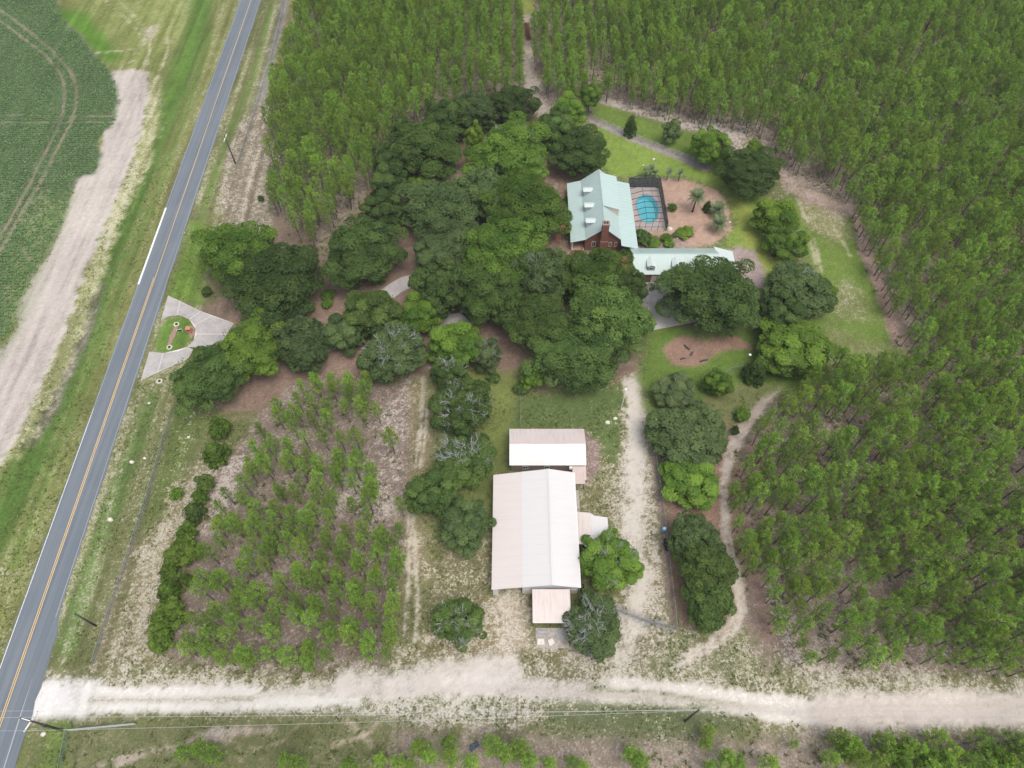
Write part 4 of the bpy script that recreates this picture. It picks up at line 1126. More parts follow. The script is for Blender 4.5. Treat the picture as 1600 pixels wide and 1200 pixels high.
# joined versions for the distant rows
pcol = bpy.data.collections.new('pine_kinds')
for i, (t_, c_) in enumerate(PINES):
    vt = np.array([v.co for v in t_.vertices]); ft = [tuple(p.vertices) for p in t_.polygons]
    nv = len(c_.vertices); vc = np.empty(nv * 3, np.float32); c_.vertices.foreach_get('co', vc); vc = vc.reshape(-1, 3)
    fc = np.arange(nv).reshape(-1, 4) + len(vt)
    me = mk_mesh('pine_whole', np.concatenate([vt, vc]), ft + [tuple(int(a) for a in q_) for q_ in fc], (M['pinebark'], M['pine']), [0] * len(ft) + [1] * len(fc))
    a = me.attributes.new('rnd', 'FLOAT', 'FACE')
    rr = np.empty(len(c_.polygons), np.float32); c_.attributes['rnd'].data.foreach_get('value', rr)
    a.data.foreach_set('value', np.concatenate([np.zeros(len(ft)), rr]).astype(np.float32))
    pcol.objects.link(bpy.data.objects.new('pine_kind_%d' % i, me))

def scatter(name, pts, rots, scls, col, nkind, label, cat, tilt=None):
    """one 'stuff' object that stands instances of a few kinds on its points"""
    me = bpy.data.meshes.new(name)
    me.vertices.add(len(pts)); me.vertices.foreach_set('co', np.asarray(pts, np.float32).ravel())
    for nm, ty, arr, key in (('srot', 'FLOAT_VECTOR', rots, 'vector'), ('sscl', 'FLOAT_VECTOR', scls, 'vector')):
        a = me.attributes.new(nm, ty, 'POINT'); a.data.foreach_set(key, np.asarray(arr, np.float32).ravel())
    a = me.attributes.new('sidx', 'INT', 'POINT'); a.data.foreach_set('value', RNG.integers(0, nkind, len(pts)).astype(np.int32))
    o = link(name, me); tag(o, label, cat, kind='stuff')
    ng = bpy.data.node_groups.new(name + '_nodes', 'GeometryNodeTree')
    ng.interface.new_socket('Geometry', in_out='INPUT', socket_type='NodeSocketGeometry')
    ng.interface.new_socket('Geometry', in_out='OUTPUT', socket_type='NodeSocketGeometry')
    gi = ng.nodes.new('NodeGroupInput'); go = ng.nodes.new('NodeGroupOutput')
    m2p = ng.nodes.new('GeometryNodeMeshToPoints'); iop = ng.nodes.new('GeometryNodeInstanceOnPoints')
    ci = ng.nodes.new('GeometryNodeCollectionInfo'); ci.inputs['Collection'].default_value = col
    ci.inputs['Separate Children'].default_value = True; ci.inputs['Reset Children'].default_value = True
    def na(nm, ty):
        n = ng.nodes.new('GeometryNodeInputNamedAttribute'); n.data_type = ty; n.inputs['Name'].default_value = nm; return n.outputs['Attribute']
    ng.links.new(gi.outputs[0], m2p.inputs['Mesh']); ng.links.new(m2p.outputs[0], iop.inputs['Points'])
    ng.links.new(ci.outputs[0], iop.inputs['Instance']); iop.inputs['Pick Instance'].default_value = True
    ng.links.new(na('sidx', 'INT'), iop.inputs['Instance Index'])
    e2r = ng.nodes.new('FunctionNodeEulerToRotation'); ng.links.new(na('srot', 'FLOAT_VECTOR'), e2r.inputs[0])
    ng.links.new(e2r.outputs[0], iop.inputs['Rotation'])
    ng.links.new(na('sscl', 'FLOAT_VECTOR'), iop.inputs['Scale'])
    ng.links.new(iop.outputs[0], go.inputs[0])
    md = o.modifiers.new('stand_on_points', 'NODES'); md.node_group = ng
    return o

PLOTS = {
 'left': [(470, 615), (520, 602), (565, 605), (622, 640), (628, 720), (632, 800), (630, 900), (612, 1035), (520, 1050), (400, 1055), (300, 1045), (290, 985), (325, 890), (350, 815), (385, 755), (410, 690), (440, 650)],
 'upper': [(482, -160), (478, 15), (452, 75), (430, 190), (424, 300), (440, 360), (480, 395), (505, 400), (540, 350), (590, 285), (615, 225), (700, 185), (780, 165), (818, 160), (818, -160)],
 'upper_right': [(833, -160), (834, 100), (845, 150), (860, 172), (905, 165), (940, 160), (1000, 176), (1090, 205), (1180, 215), (1240, 275), (1328, 326), (1340, 400), (1376, 482), (1410, 570), (1300, 582), (1262, 606), (1205, 640), (1148, 705),
                 (1136, 790), (1150, 880), (1178, 955), (1215, 1012), (1262, 1052), (1600, 1062), (2000, 1062), (2100, -160)],
}
GROUPS = {
 'left': ('slender young pine in the open plot between the cedar hedge and the barn', 'young pines in the plot left of the barn'),
 'upper': ('tall thin pine in the upper plantation between the paved road and the grove', 'pines of the upper plantation'),
 'upper_right': ('planted pine in the large plantation on the right, right of the curved track', 'pines of the right-hand plantation'),
 'south': ('pine at the bottom of the picture, on the near side of the dirt road', 'pines on the near side of the dirt road'),
}
trees = []      # x, y, h, width factor, plot
def inside(x, y, poly):
    return poly_sd(np.array([x]), np.array([y]), poly)[0]
for plot, poly in PLOTS.items():
    P = Wn(poly)
    x0, x1 = max(P[:, 0].min(), -150), min(P[:, 0].max(), 200); y0, y1 = P[:, 1].min(), min(P[:, 1].max(), 275)
    dx, dy = {'left': (3.15, 2.25), 'upper': (3.45, 2.45), 'upper_right': (3.3, 2.35)}[plot]
    xs = np.arange(x0, x1, dx); yy = np.arange(y0, y1, dy)
    A, B = np.meshgrid(xs, yy, indexing='ij'); A = A.ravel(); B = B.ravel()
    A = A + RNG.normal(0, 0.2, len(A)) + 0.5 * noise2(A, B, 12, 77); B = B + RNG.normal(0, 0.5, len(B))
    sd = poly_sd(A, B, P)
    gapn = noise2(A, B, 9, 31)
    px_, py_, _ = to_px(A, B, 0)
    edge_k = 0.7 + 0.3 * np.clip(sd / 9, 0, 1)
    keep = (sd > 0) & (RNG.random(len(A)) > {'left': 0.12, 'upper': 0.08, 'upper_right': 0.10}[plot] + np.where(gapn > 0.30, 0.3, 0))
    if plot == 'left':   # sparser towards its upper right corner
        sparse = (px_ > 560) & (py_ < 800) | (py_ < 690)
        keep &= ~(sparse & (RNG.random(len(A)) < 0.33))
        keep &= ~((px_ > 585) & (py_ < 760) & (RNG.random(len(A)) < 0.45))
    keep &= (px_ > -250) & (px_ < 1900)
    for x, y, ek in zip(A[keep], B[keep], edge_k[keep]):
        if plot == 'left': h = random.gauss(7.9, .9)
        elif plot == 'upper': h = random.gauss(11.2, .9)
        else: h = random.gauss(9.9, 1.2)
        if plot != 'left': h *= min(1, ek + random.uniform(0, .25))
        trees.append((x, y, max(5.5, h), random.uniform(.85, 1.25) * {'left': .92, 'upper': .84, 'upper_right': .90}[plot], plot))
for (px, py, h) in [(286, 1176, 6), (312, 1168, 7), (330, 1180, 6.5), (445, 1188, 6), (470, 1192, 5), (545, 1196, 6), (592, 1186, 5), (622, 1192, 6), (655, 1166, 7), (672, 1180, 6), (700, 1160, 6.5), (706, 1184, 7), (735, 1190, 6), (768, 1164, 7.5),
                    (792, 1176, 7), (815, 1168, 7), (828, 1188, 7), (895, 1192, 5), (910, 1198, 5), (988, 1176, 6), (1002, 1190, 7), (1108, 1142, 5), (1104, 1160, 5), (1140, 1184, 6.5), (1156, 1192, 6), (1112, 1196, 5), (1240, 1162, 3.5), (1205, 1192, 6),
                    (1312, 1148, 6.5), (1330, 1162, 7), (1300, 1184, 6), (1345, 1186, 7), (1385, 1180, 6.5), (1420, 1160, 6.5), (1440, 1172, 6), (1455, 1186, 6), (1468, 1150, 6), (1490, 1172, 7), (1512, 1186, 7), (1535, 1154, 7), (1550, 1172, 6), (1575, 1188, 7),
                    (1590, 1154, 7), (1600, 1172, 6), (1640, 1160, 7), (1670, 1180, 7), (1700, 1160, 7), (860, 1192, 5), (640, 1195, 5), (1410, 1192, 6), (1480, 1196, 6)]:
    x, y, _ = W(px, py, h * .75)
    trees.append((x, y, h, 1.3, 'south'))
for k in range(34):
    px, py = random.uniform(1290, 1600), random.uniform(1165, 1230); x, y, _ = W(px, py)
    trees.append((x, y, random.uniform(5.5, 7.5), 1.25, 'south'))
for k in range(90):    # the same thin wood goes on behind the camera's lower edge
    x, y = random.uniform(-70, 110), random.uniform(-30, 4)
    trees.append((x, y, random.uniform(5.5, 8), 1.3, 'south'))
# pick the 300 that show largest
cand = {0: [], 1: []}
for i, (x, y, h, w, plot) in enumerate(trees):
    px_, py_, d = to_px(x, y, h * .8)
    if -10 < px_ < 1610 and -10 < py_ < 1215: cand[int(plot in ('left', 'south'))].append((h * w / d, i))
solo = set()
for k in cand: solo |= set(i for _, i in sorted(cand[k], reverse=True)[:300])
def pine_label(x, y, plot):
    px_, py_, _ = to_px(x, y, 0)
    if plot == 'left':
        if py_ < 700: return 'slender young pine in the sparse top part of the plot left of the barn'
        if px_ > 585: return 'slender young pine on the right edge of the plot, next to the twin ruts'
        if px_ < 400: return 'slender young pine on the hedge side of the plot left of the barn'
        if py_ > 1000: return 'slender young pine in the front row of the plot, above the white dirt road'
        return 'slender young pine in the ' + ('upper' if py_ < 800 else 'middle' if py_ < 910 else 'lower') + (' left' if px_ < 490 else ' right') + ' part of the plot left of the barn'
    if plot == 'south':
        return 'low pine on the near side of the dirt road, ' + ('at the bottom left' if px_ < 560 else 'below the barn' if px_ < 920 else 'below the sandy drive' if px_ < 1260 else 'below the right-hand plantation')
    if plot == 'upper': return GROUPS[plot][0]
    if py_ > 1000: return 'planted pine in the front row of the right-hand plantation, along the white dirt road'
    if px_ < 1260 and py_ > 620: return 'planted pine on the left edge of the right-hand plantation, along the curved track'
    side = 'left' if px_ < 1370 else 'middle' if px_ < 1490 else 'far right'
    if py_ > 900: return 'planted pine behind the front row of the right-hand plantation, %s section' % side
    if py_ > 760: return 'planted pine of the right-hand plantation, level with the barn roof, %s section' % side
    return 'planted pine of the right-hand plantation, between side lawn and barn level, %s section' % side
for i in sorted(solo):
    x, y, h, w, plot = trees[i]
    grp = GROUPS[plot][1]
    o = empty('young_pine_tree' if plot in ('left', 'south') else 'pine_tree', (x, y, 0), pine_label(x, y, plot), 'pine tree', grp, rz=random.uniform(0, 6.28))
    t_, c_ = PINES[random.randrange(7)] if random.random() < {'upper': .7, 'upper_right': .7, 'left': .65, 'south': .2}[plot] else PINES[random.randrange(7, 10)]
    link('trunk', t_, o, scale=(h * w, h * w, h)); link('crown', c_, o, scale=(h * w, h * w, h))
rest = [trees[i] for i in range(len(trees)) if i not in solo]
rp = np.array([(t[0], t[1], 0) for t in rest]); rh = np.array([(t[2] * t[3], t[2] * t[3], t[2]) for t in rest])
rr = np.stack([RNG.normal(0, .02, len(rest)), RNG.normal(0, .02, len(rest)), RNG.uniform(0, 6.28, len(rest))], 1)
scatter('pine_plantation', rp, rr, rh, pcol, 10, 'dense planted pine forest in long rows filling the top and right', 'pine forest')
print('pines', len(trees))

# ------------------------------------------------------------------ crop rows
rng = np.random.default_rng(3)
def leaf_clump(name, seed, n, spread, hgt, size, mat, blades=False):
    r = np.random.default_rng(seed)
    if blades:
        a = r.uniform(0, 6.28, n); base = np.stack([np.cos(a), np.sin(a), 0 * a], 1) * r.uniform(0, spread * .4, (n, 1))
        tip = base + np.stack([np.cos(a) * spread * r.uniform(.3, 1, n), np.sin(a) * spread * r.uniform(.3, 1, n), hgt * r.uniform(.5, 1.1, n)], 1)
        s = np.stack([-np.sin(a), np.cos(a), 0 * a], 1) * size
        V = np.stack([base - s, base + s, tip], 1).reshape(-1, 3)
        return quads_mesh(name, V, 3, (mat,), r.random(n))
    P = np.stack([r.normal(0, spread * .45, n), r.normal(0, spread * .45, n), r.uniform(.15, 1, n) * hgt], 1)
    V = leaf_quads(P, np.tile([0, 0, 1.0], (n, 1)), size, r)
    return quads_mesh(name, V, 4, (mat,), r.random(n))
ccol = bpy.data.collections.new('crop_kinds')
for i in range(3): ccol.objects.link(bpy.data.objects.new('crop_kind_%d' % i, leaf_clump('crop_plant', 40 + i, 16, .30, .42, .085, M['crop'])))
FP = Wn(FARMFIELD)
rows = np.arange(78, 262, 0.86)
cpts = []
for ry_ in rows:
    xs = np.arange(-215, -95, 0.52) + rng.uniform(0, .5)
    yy = np.full(len(xs), ry_) + rng.normal(0, .05, len(xs)) + 0.1 * np.sin(xs * .1)
    xs = xs + rng.normal(0, .08, len(xs))
    cpts.append(np.stack([xs, yy], 1))
cpts = np.concatenate(cpts)
sd = poly_sd(cpts[:, 0], cpts[:, 1], FP) + 4.0 * fbm(cpts[:, 0] * .3, cpts[:, 1] * 2.2, 5, 88) - .6
ok = sd > 0
for q_, hw in ((FT1, .52), (FT2, .52), (FT3, .34), (FT4, .38)):
    ok &= line_d(cpts[:, 0], cpts[:, 1], Wn(q_)) > hw
thin = poly_sd(cpts[:, 0], cpts[:, 1], Wn([(10, 400), (60, 300), (112, 305), (100, 345), (86, 375), (60, 430), (35, 500), (0, 560)])) > -1
ok &= ~(thin & (rng.random(len(cpts)) < .35))
cpts = cpts[ok]
n = len(cpts)
sc = rng.uniform(.85, 1.25, n)
scatter('crop_rows', np.concatenate([cpts, np.full((n, 1), -0.03)], 1), np.stack([np.zeros(n), np.zeros(n), rng.uniform(0, 6.28, n)], 1), np.stack([sc * 1.15, sc * .95, sc], 1), ccol, 3,
        'blue-green leafy crop planted in straight rows in the field', 'crop')
print('crop', n)

# ------------------------------------------------------------------ grass and weeds standing on the ground
gcol = bpy.data.collections.new('weed_kinds')
for i in range(3): gcol.objects.link(bpy.data.objects.new('weed_kind_%d' % i, leaf_clump('weed', 60 + i, 11, .26, .26, .035, M['tuft'], True)))
area = [(-105, 60, 5, 75, 24000), (-120, 70, 75, 150, 16000)]
gp = []
for (a0, a1, b0, b1, k) in area:
    gp.append(np.stack([RNG.uniform(a0, a1, k), RNG.uniform(b0, b1, k)], 1))
gp = np.concatenate(gp)
ixx = np.clip(np.searchsorted(gx, gp[:, 0]) - 1, 0, nx - 1); iyy = np.clip(np.searchsorted(gy, gp[:, 1]) - 1, 0, ny - 1)
vi = ixx * ny + iyy
green = (colA[vi, 1] - colA[vi, 0]) > -0.02
bright = colA[vi].sum(1) < .75
keep = green & bright & (fbm(gp[:, 0], gp[:, 1], 3, 44) > -0.06)
c_ = np.array([RC(y) for y in gp[:, 1]])
keep &= ~((gp[:, 0] > c_ - 3.9) & (gp[:, 0] < c_ + 3.9 + 3.2 * (gp[:, 1] < 36)))
for (x0, x1, y0, y1) in ((-3.8, 14.2, 37, 69), (3, 10, 31, 38), (11, 17.5, 45, 52), (13, 51, 107, 141)):
    keep &= ~((gp[:, 0] > x0) & (gp[:, 0] < x1) & (gp[:, 1] > y0) & (gp[:, 1] < y1))
for jpts in (q([(388, 450), (470, 165), (1242, 490), (1082, 762), (700, 902), (150, 1160), (252, 826)]),):
    keep &= poly_sd(gp[:, 0], gp[:, 1], Wn(jpts)) < 0
lawnm = poly_sd(gp[:, 0], gp[:, 1], Wn([(930, 175), (1240, 280), (1420, 560), (1290, 600), (1010, 640), (1000, 430)])) > 0
keep &= ~lawnm
gp = gp[keep]; n = len(gp)
sc = RNG.uniform(.6, 1.4, n)
scatter('grass_tufts', np.concatenate([gp, np.full((n, 1), -0.02)], 1), np.stack([np.zeros(n), np.zeros(n), RNG.uniform(0, 6.28, n)], 1), np.stack([sc, sc, sc * .8], 1), gcol, 3,
        'short rough grass and weed tufts on the verges and yard', 'grass')
print('tufts', n)

ug = np.stack([RNG.uniform(-75, 130, 26000), RNG.uniform(8, 235, 26000)], 1)
um = np.zeros(len(ug), bool)
for poly in PLOTS.values(): um |= poly_sd(ug[:, 0], ug[:, 1], Wn(poly)) > 0
um |= (ug[:, 1] < 14) & (ug[:, 0] > -70)
um &= fbm(ug[:, 0], ug[:, 1], 6, 52) > -0.02
um &= poly_sd(ug[:, 0], ug[:, 1], Wn(RIM)) < -1.5
ug = ug[um]; n = len(ug); sc = RNG.uniform(1.0, 2.6, n)
scatter('undergrowth', np.concatenate([ug, np.full((n, 1), -0.02)], 1), np.stack([np.zeros(n), np.zeros(n), RNG.uniform(0, 6.28, n)], 1), np.stack([sc, sc, sc * .9], 1), gcol, 3,
        'low green undergrowth between the pine stems', 'undergrowth')
print('undergrowth', n)
exec_buildings = True
# ------------------------------------------------------------------ barn
def window(parent, x, y, z0, w, h, face='S', fr=M['trim']):
    """framed pane on a wall; face S looks to -y, E to +x, W to -x"""
    b = MB(); g = MB(); t = .07
    if face in 'SN':
        s = -1 if face == 'S' else 1
        y0, y1 = sorted((y, y + s * .06))
        for (a, bb, c, d) in ((x - w / 2, x + w / 2, z0, z0 + t), (x - w / 2, x + w / 2, z0 + h - t, z0 + h), (x - w / 2, x - w / 2 + t, z0 + t, z0 + h - t), (x + w / 2 - t, x + w / 2, z0 + t, z0 + h - t), (x - .02, x + .02, z0 + t, z0 + h - t)):
            b.box(a, bb, y0, y1, c, d)
        g.box(x - w / 2 + t, x + w / 2 - t, min(y, y + s * .03), max(y, y + s * .03), z0 + t, z0 + h - t)
    else:
        s = 1 if face == 'E' else -1
        x0, x1 = sorted((x, x + s * .06))
        for (a, bb, c, d) in ((y - w / 2, y + w / 2, z0, z0 + t), (y - w / 2, y + w / 2, z0 + h - t, z0 + h), (y - w / 2, y - w / 2 + t, z0 + t, z0 + h - t), (y + w / 2 - t, y + w / 2, z0 + t, z0 + h - t), (y - .02, y + .02, z0 + t, z0 + h - t)):
            b.box(x0, x1, a, bb, c, d)
        g.box(min(x, x + s * .03), max(x, x + s * .03), y - w / 2 + t, y + w / 2 - t, z0 + t, z0 + h - t)
    f = b.build('window', fr, parent)
    g.build('pane', M['glass'], f)
    return f

def roof_panels(parent, A, B, Cc, D, n, mat, name='roof_panel', th=.06, rib=None):
    """sheet-metal slope A-B (eave) D-C (ridge) laid as n side-by-side sheets, each a part"""
    A, B, Cc, D = map(Vector, (A, B, Cc, D))
    out = []
    for i in range(n):
        t0, t1 = i / n, (i + 1) / n
        g = 0.0015
        p = [A.lerp(B, t0 + g), A.lerp(B, t1 - g), D.lerp(Cc, t1 - g), D.lerp(Cc, t0 + g)]
        b = MB().slab(p, th)
        o = b.build(name, mat, parent)
        out.append(o)
    # raised seams, joined: too narrow to pick apart
    s = MB()
    for i in range(n + 1):
        t = i / n
        a, c = A.lerp(B, t), D.lerp(Cc, t)
        w = (B - A).normalized() * 0.035
        up = Vector((0, 0, .035))
        s.add([a - w, a + w, a + w + up, a - w + up, c - w, c + w, c + w + up, c - w + up], [(0, 1, 2, 3), (7, 6, 5, 4), (3, 2, 6, 7), (0, 3, 7, 4), (1, 5, 6, 2)])
    so = s.build('roof_seams', mat, parent); so['kind'] = 'stuff'
    return out

bl = (4, 48, 0)
def rel(pts, o): return [(p[0] - o[0], p[1] - o[1], p[2]) for p in pts]
barn = empty('barn', (0, 0, 0), 'long metal barn with a broad white gable roof and a cream lean-to side', 'barn')
X0, Xb, Xr, X1 = -3.4, 1.75, 6.55, 11.25; Y0, Y1 = 37.6, 58.7
ZL, Zb, Zr, ZR = 3.2, 4.45, 5.6, 4.2
MB().prism_y([(Xb, 0), (11.0, 0), (11.0, ZR - .12), (Xr, Zr - .13), (Xb, Zb - .11)], Y0 + .35, Y1 - .35).build('wall', M['wallwhite'], barn)
MB().box(-3.2, -3.05, Y0 + .3, Y1 - .4, 0, 3.05).build('lean_to_wall', M['wallwhite'], barn)
MB().box(-3.05, Xb - .02, Y1 - .55, Y1 - .4, 0, 3.1).build('lean_to_wall', M['wallwhite'], barn)
MB().box(-3.2, -2.3, Y0 + .12, Y0 + .22, 0, 3.05).build('corner_panel', M['wallwhite'], barn)
for k in range(4): MB().box(-3.1 + 0, -2.95, Y0 + .25 + k * .001 + (0 if k == 0 else k * 5.0), Y0 + .4 + k * 5.0, 0, 3.1).build('post', M['galv'], barn)
roof_panels(barn, (X0, Y0, ZL), (X0, Y1, ZL), (Xb, Y1, Zb - .03), (Xb, Y0, Zb - .03), 12, M['pink_y'])
roof_panels(barn, (Xb, Y0, Zb), (Xb, Y1, Zb), (Xr, Y1, Zr), (Xr, Y0, Zr), 12, M['white_y'])
roof_panels(barn, (X1, Y1, ZR), (X1, Y0, ZR), (Xr, Y0, Zr - .002), (Xr, Y1, Zr - .002), 12, M['white_y'])
MB().add([(Xr - .25, Y0 - .02, Zr + .02), (Xr, Y0 - .02, Zr + .10), (Xr + .25, Y0 - .02, Zr + .015), (Xr - .25, Y1 + .02, Zr + .02), (Xr, Y1 + .02, Zr + .10), (Xr + .25, Y1 + .02, Zr + .015)],
         [(0, 1, 4, 3), (1, 2, 5, 4), (0, 2, 1), (3, 4, 5), (0, 3, 5, 2)]).build('ridge_cap', M['white_x'], barn)
MB().box(X1 + .01, X1 + .15, Y0, Y1, ZR - .16, ZR - .02).build('gutter', M['trim'], barn)
for xx in (2.6, 10.3):
    MB().box(xx - .45, xx + .45, Y0 + .29, Y0 + .35, 0, 2.1).build('door', M['beige'], barn)
# front porch roof
porch = barn
roof_panels(porch, (3.4, 32.4, 2.8), (9.55, 32.4, 2.8), (9.55, Y0 - .04, 3.55), (3.4, Y0 - .04, 3.55), 6, M['pink_x'], 'porch_roof_panel')
MB().box(3.4, 9.55, 32.28, 32.39, 2.62, 2.79).build('porch_fascia', M['trim'], porch)
for xx in (3.5, 6.4, 9.4): MB().box(xx - .07, xx + .07, 32.5, 32.64, 0, 2.72).build('post', M['wood'], porch)
# side lean-to
P_ = [(11.3, 45.5, 3.25), (13.9, 45.5, 3.0), (13.9, 51.4, 3.0), (11.3, 51.5, 3.25)]
MB().slab(P_, .08).build('side_roof', M['pink_x'], barn)
MB().slab([(13.92, 46.3, 2.98), (16.9, 46.3, 2.6), (16.9, 50.7, 2.6), (14.6, 50.9, 2.9), (13.92, 51.35, 2.98)], .08).build('side_roof', M['white_x'], barn)
MB().box(16.6, 16.75, 46.5, 50.5, 0, 2.5).build('side_wall', M['wallwhite'], barn)
MB().box(11.4, 16.58, 50.35, 50.5, 0, 2.5).build('side_wall', M['wallwhite'], barn)
for yy in (45.7, 48.3): MB().box(13.75, 13.88, yy, yy + .13, 0, 2.9).build('post', M['wood'], barn)

# old slab and clutter below the porch
yard = MB().box(3.9, 9.3, 29.0, 32.2, -.05, .10).build('concrete_pad', M['concrete_old']); tag(yard, 'cracked old concrete pad in front of the barn porch', kind='structure')
def clutter(name, label, cat, x, y, parts, rz=0, z=0.1):
    o = empty(name, (x, y, z), label, cat, rz=rz)
    for nm, fn, mat in parts:
        b = MB(); fn(b); b.build(nm, mat, o)
    return o
def pallet(b):
    for k in range(5): b.box(-.6, .6, -.5 + k * .22, -.38 + k * .22, .12, .15)
    for k in (-.55, 0, .47): b.box(k, k + .08, -.5, .5, 0, .119)
clutter('wooden_pallet', 'grey weathered pallet lying on the concrete pad', 'pallet', 7.9, 31.2, [('deck', pallet, M['galv'])], .1)
clutter('wooden_pallet', 'second grey pallet leaning by the leafless grey tree', 'pallet', 8.6, 30.0, [('deck', pallet, M['concrete_old'])], .5)
def benchf(b):
    b.box(-.8, .8, -.2, .2, .42, .47)
clutter('bench', 'low grey bench on the left of the concrete pad', 'bench', 5.0, 31.4, [('seat', benchf, M['galv']), ('leg', lambda b: b.box(-.7, -.6, -.15, .15, 0, .42), M['galv']), ('leg', lambda b: b.box(.6, .7, -.15, .15, 0, .42), M['galv'])])
clutter('stone_block', 'pale square block on the left of the pad', 'block', 4.7, 29.9, [('block', lambda b: b.slab([(-.6, -.5, .35), (.6, -.45, .3), (.55, .5, .34), (-.55, .5, .38)], .35), M['stone'])])
clutter('stone_block', 'pale block in the middle of the pad', 'block', 6.4, 29.9, [('block', lambda b: b.slab([(-.5, -.5, .3), (.5, -.45, .28), (.45, .5, .3), (-.45, .45, .33)], .3), M['stone'])], .4)
# tyres and drums along the right wall
def ring(b, R=.35, r=.12, n=14, m=6, z=0.12):
    v = []; f = []
    for i in range(n):
        for j in range(m):
            a, c = 6.2832 * i / n, 6.2832 * j / m
            v.append(((R + r * math.cos(c)) * math.cos(a), (R + r * math.cos(c)) * math.sin(a), z + r * math.sin(c)))
            f.append((i * m + j, ((i + 1) % n) * m + j, ((i + 1) % n) * m + (j + 1) % m, i * m + (j + 1) % m))
    b.add(v, f)
def drumf(b, r=.29, h=.88):
    b.tube([(0, 0, 0), (0, 0, h * .32), (0, 0, h * .34), (0, 0, h * .66), (0, 0, h * .68), (0, 0, h)], [r, r, r * 1.04, r, r * 1.04, r], 14)
clutter('old_tyre', 'black tyre lying at the right wall of the barn, nearest the side roof', 'tyre', 11.9, 43.6, [('tread', ring, M['black'])], z=0)
clutter('old_tyre', 'black tyre at the front right corner of the barn', 'tyre', 11.9, 39.2, [('tread', ring, M['black'])], z=0)
clutter('steel_drum', 'dark steel drum between the two tyres by the barn wall', 'drum', 11.8, 42.0, [('body', drumf, M['darkmetal']), ('lid', lambda b: b.tube([(0, 0, .88), (0, 0, .90)], [.27, .27], 14), M['galv'])], z=0)
clutter('long_pipe', 'long black pipe lying along the right wall of the barn', 'pipe', 11.75, 40.5, [('pipe', lambda b: b.tube([(0, -2.4, .12), (.08, 0, .12), (0, 2.2, .12)], [.11, .11, .11], 8), M['black'])], z=0)

# small outbuilding
ob = empty('outbuilding', (0, 0, 0), 'small brown building with a ridge roof, pink-stained back slope and white front slope', 'outbuilding')
ax0, ax1, ay0, ayr, ay1 = -.45, 13.7, 60.8, 64.8, 68.6
MB().prism_x([(ay0 + .35, 0), (ay1 - .35, 0), (ay1 - .35, 2.9), (ayr, 4.2), (ay0 + .35, 2.9)], ax0 + .3, ax1 - .3).build('wall', M['cream'], ob)
roof_panels(ob, (ax0, ay0, 3.0), (ax1, ay0, 3.0), (ax1 - .0, ayr, 4.3), (ax0, ayr, 4.3), 14, M['white_x'])
roof_panels(ob, (ax1, ay1, 3.0), (ax0, ay1, 3.0), (ax0, ayr, 4.298), (ax1, ayr, 4.298), 14, M['pink_x'])
MB().box(ax0, ax1, ayr - .14, ayr + .14, 4.29, 4.36).build('ridge_cap', M['tan_x'], ob)
MB().slab([(11.15, 57.3, 2.45), (13.35, 57.3, 2.45), (13.35, 58.1, 2.5), (13.65, 58.1, 2.5), (13.65, 60.75, 2.75), (11.15, 60.75, 2.75)], .08).build('carport_roof', M['tan_x'], ob)
for (xx, yy) in ((11.3, 57.5), (13.2, 57.5)): MB().box(xx, xx + .12, yy, yy + .12, 0, 2.36).build('post', M['wood'], ob)
MB().box(10.6, 11.1, 60.3, 60.7, 2.2, 2.8).build('vent_box', M['trim'], ob)
window(ob, 2.5, ay0 + .35, 1.0, 1.0, 1.0); window(ob, 6.5, ay0 + .35, 1.0, 1.0, 1.0)
wk = MB().slab([(11.5, 51.7, .09), (12.35, 51.7, .09), (12.35, 57.2, .09), (11.5, 57.2, .09)], .1).build('walkway', M['concrete_old']); tag(wk, 'narrow grey walkway along the right wall of the barn', kind='structure')

# ------------------------------------------------------------------ house
hs = empty('brick_house', (0, 0, 0), 'red brick house with a mint-green metal roof, dormers and a big brick chimney', 'house')
Ya, Yb = 118.3, 138.5
xl, xbl, xr, xbr, xe = 13.5, 16.8, 20.95, 24.9, 28.85
zl, zbl, zr, zbr, ze = 2.8, 3.7, 7.2, 3.8, 2.8
MB().prism_y([(xbl + .1, 0), (25.0, 0), (25.0, zbr - .18), (xr, zr - .15), (xbl + .1, zbl - .15)], Ya + .45, Yb - .45).build('wall', M['brick'], hs)
roof_panels(hs, (xl, Ya, zl), (xl, Yb, zl), (xbl, Yb, zbl), (xbl, Ya, zbl), 20, M['mint_x'], th=.05)
roof_panels(hs, (xbl, Ya, zbl), (xbl, Yb, zbl), (xr, Yb, zr), (xr, Ya, zr), 20, M['mint_x'], th=.05)
roof_panels(hs, (xbr, Yb, zbr), (xbr, Ya, zbr), (xr, Ya, zr - .002), (xr, Yb, zr - .002), 20, M['mint_x'], th=.05)
roof_panels(hs, (xe, Yb, ze), (xe, Ya - 2.0, ze), (xbr, Ya - 2.0, zbr - .01), (xbr, Yb, zbr - .01), 22, M['mint_x'], th=.05)
MB().slab([(xr - .22, Ya, zr - .14), (xr, Ya, zr + .06), (xr, Yb, zr + .06), (xr - .22, Yb, zr - .14)], .03).build('ridge_cap', M['mint_x'], hs)
for k in range(6):
    yy = Ya + .4 + k * 3.85
    MB().box(xl + .35, xl + .6, yy, yy + .25, 0, 2.7).build('column', M['trim'], hs)
MB().box(xl + .2, xbl + .05, Ya + .2, Yb - .3, -.05, .25).build('porch_floor', M['brickpath'], hs)
MB().box(25.05, 28.5, 127, Yb - .3, 0, 2.7).build('rear_room', M['brick'], hs)
MB().box(25.05, 26.6, Ya - 1.5, Ya + 3, 0, 2.6).build('dark_opening', M['darkmetal'], hs)  # solid dark box: shade of the breezeway opening put into its colour
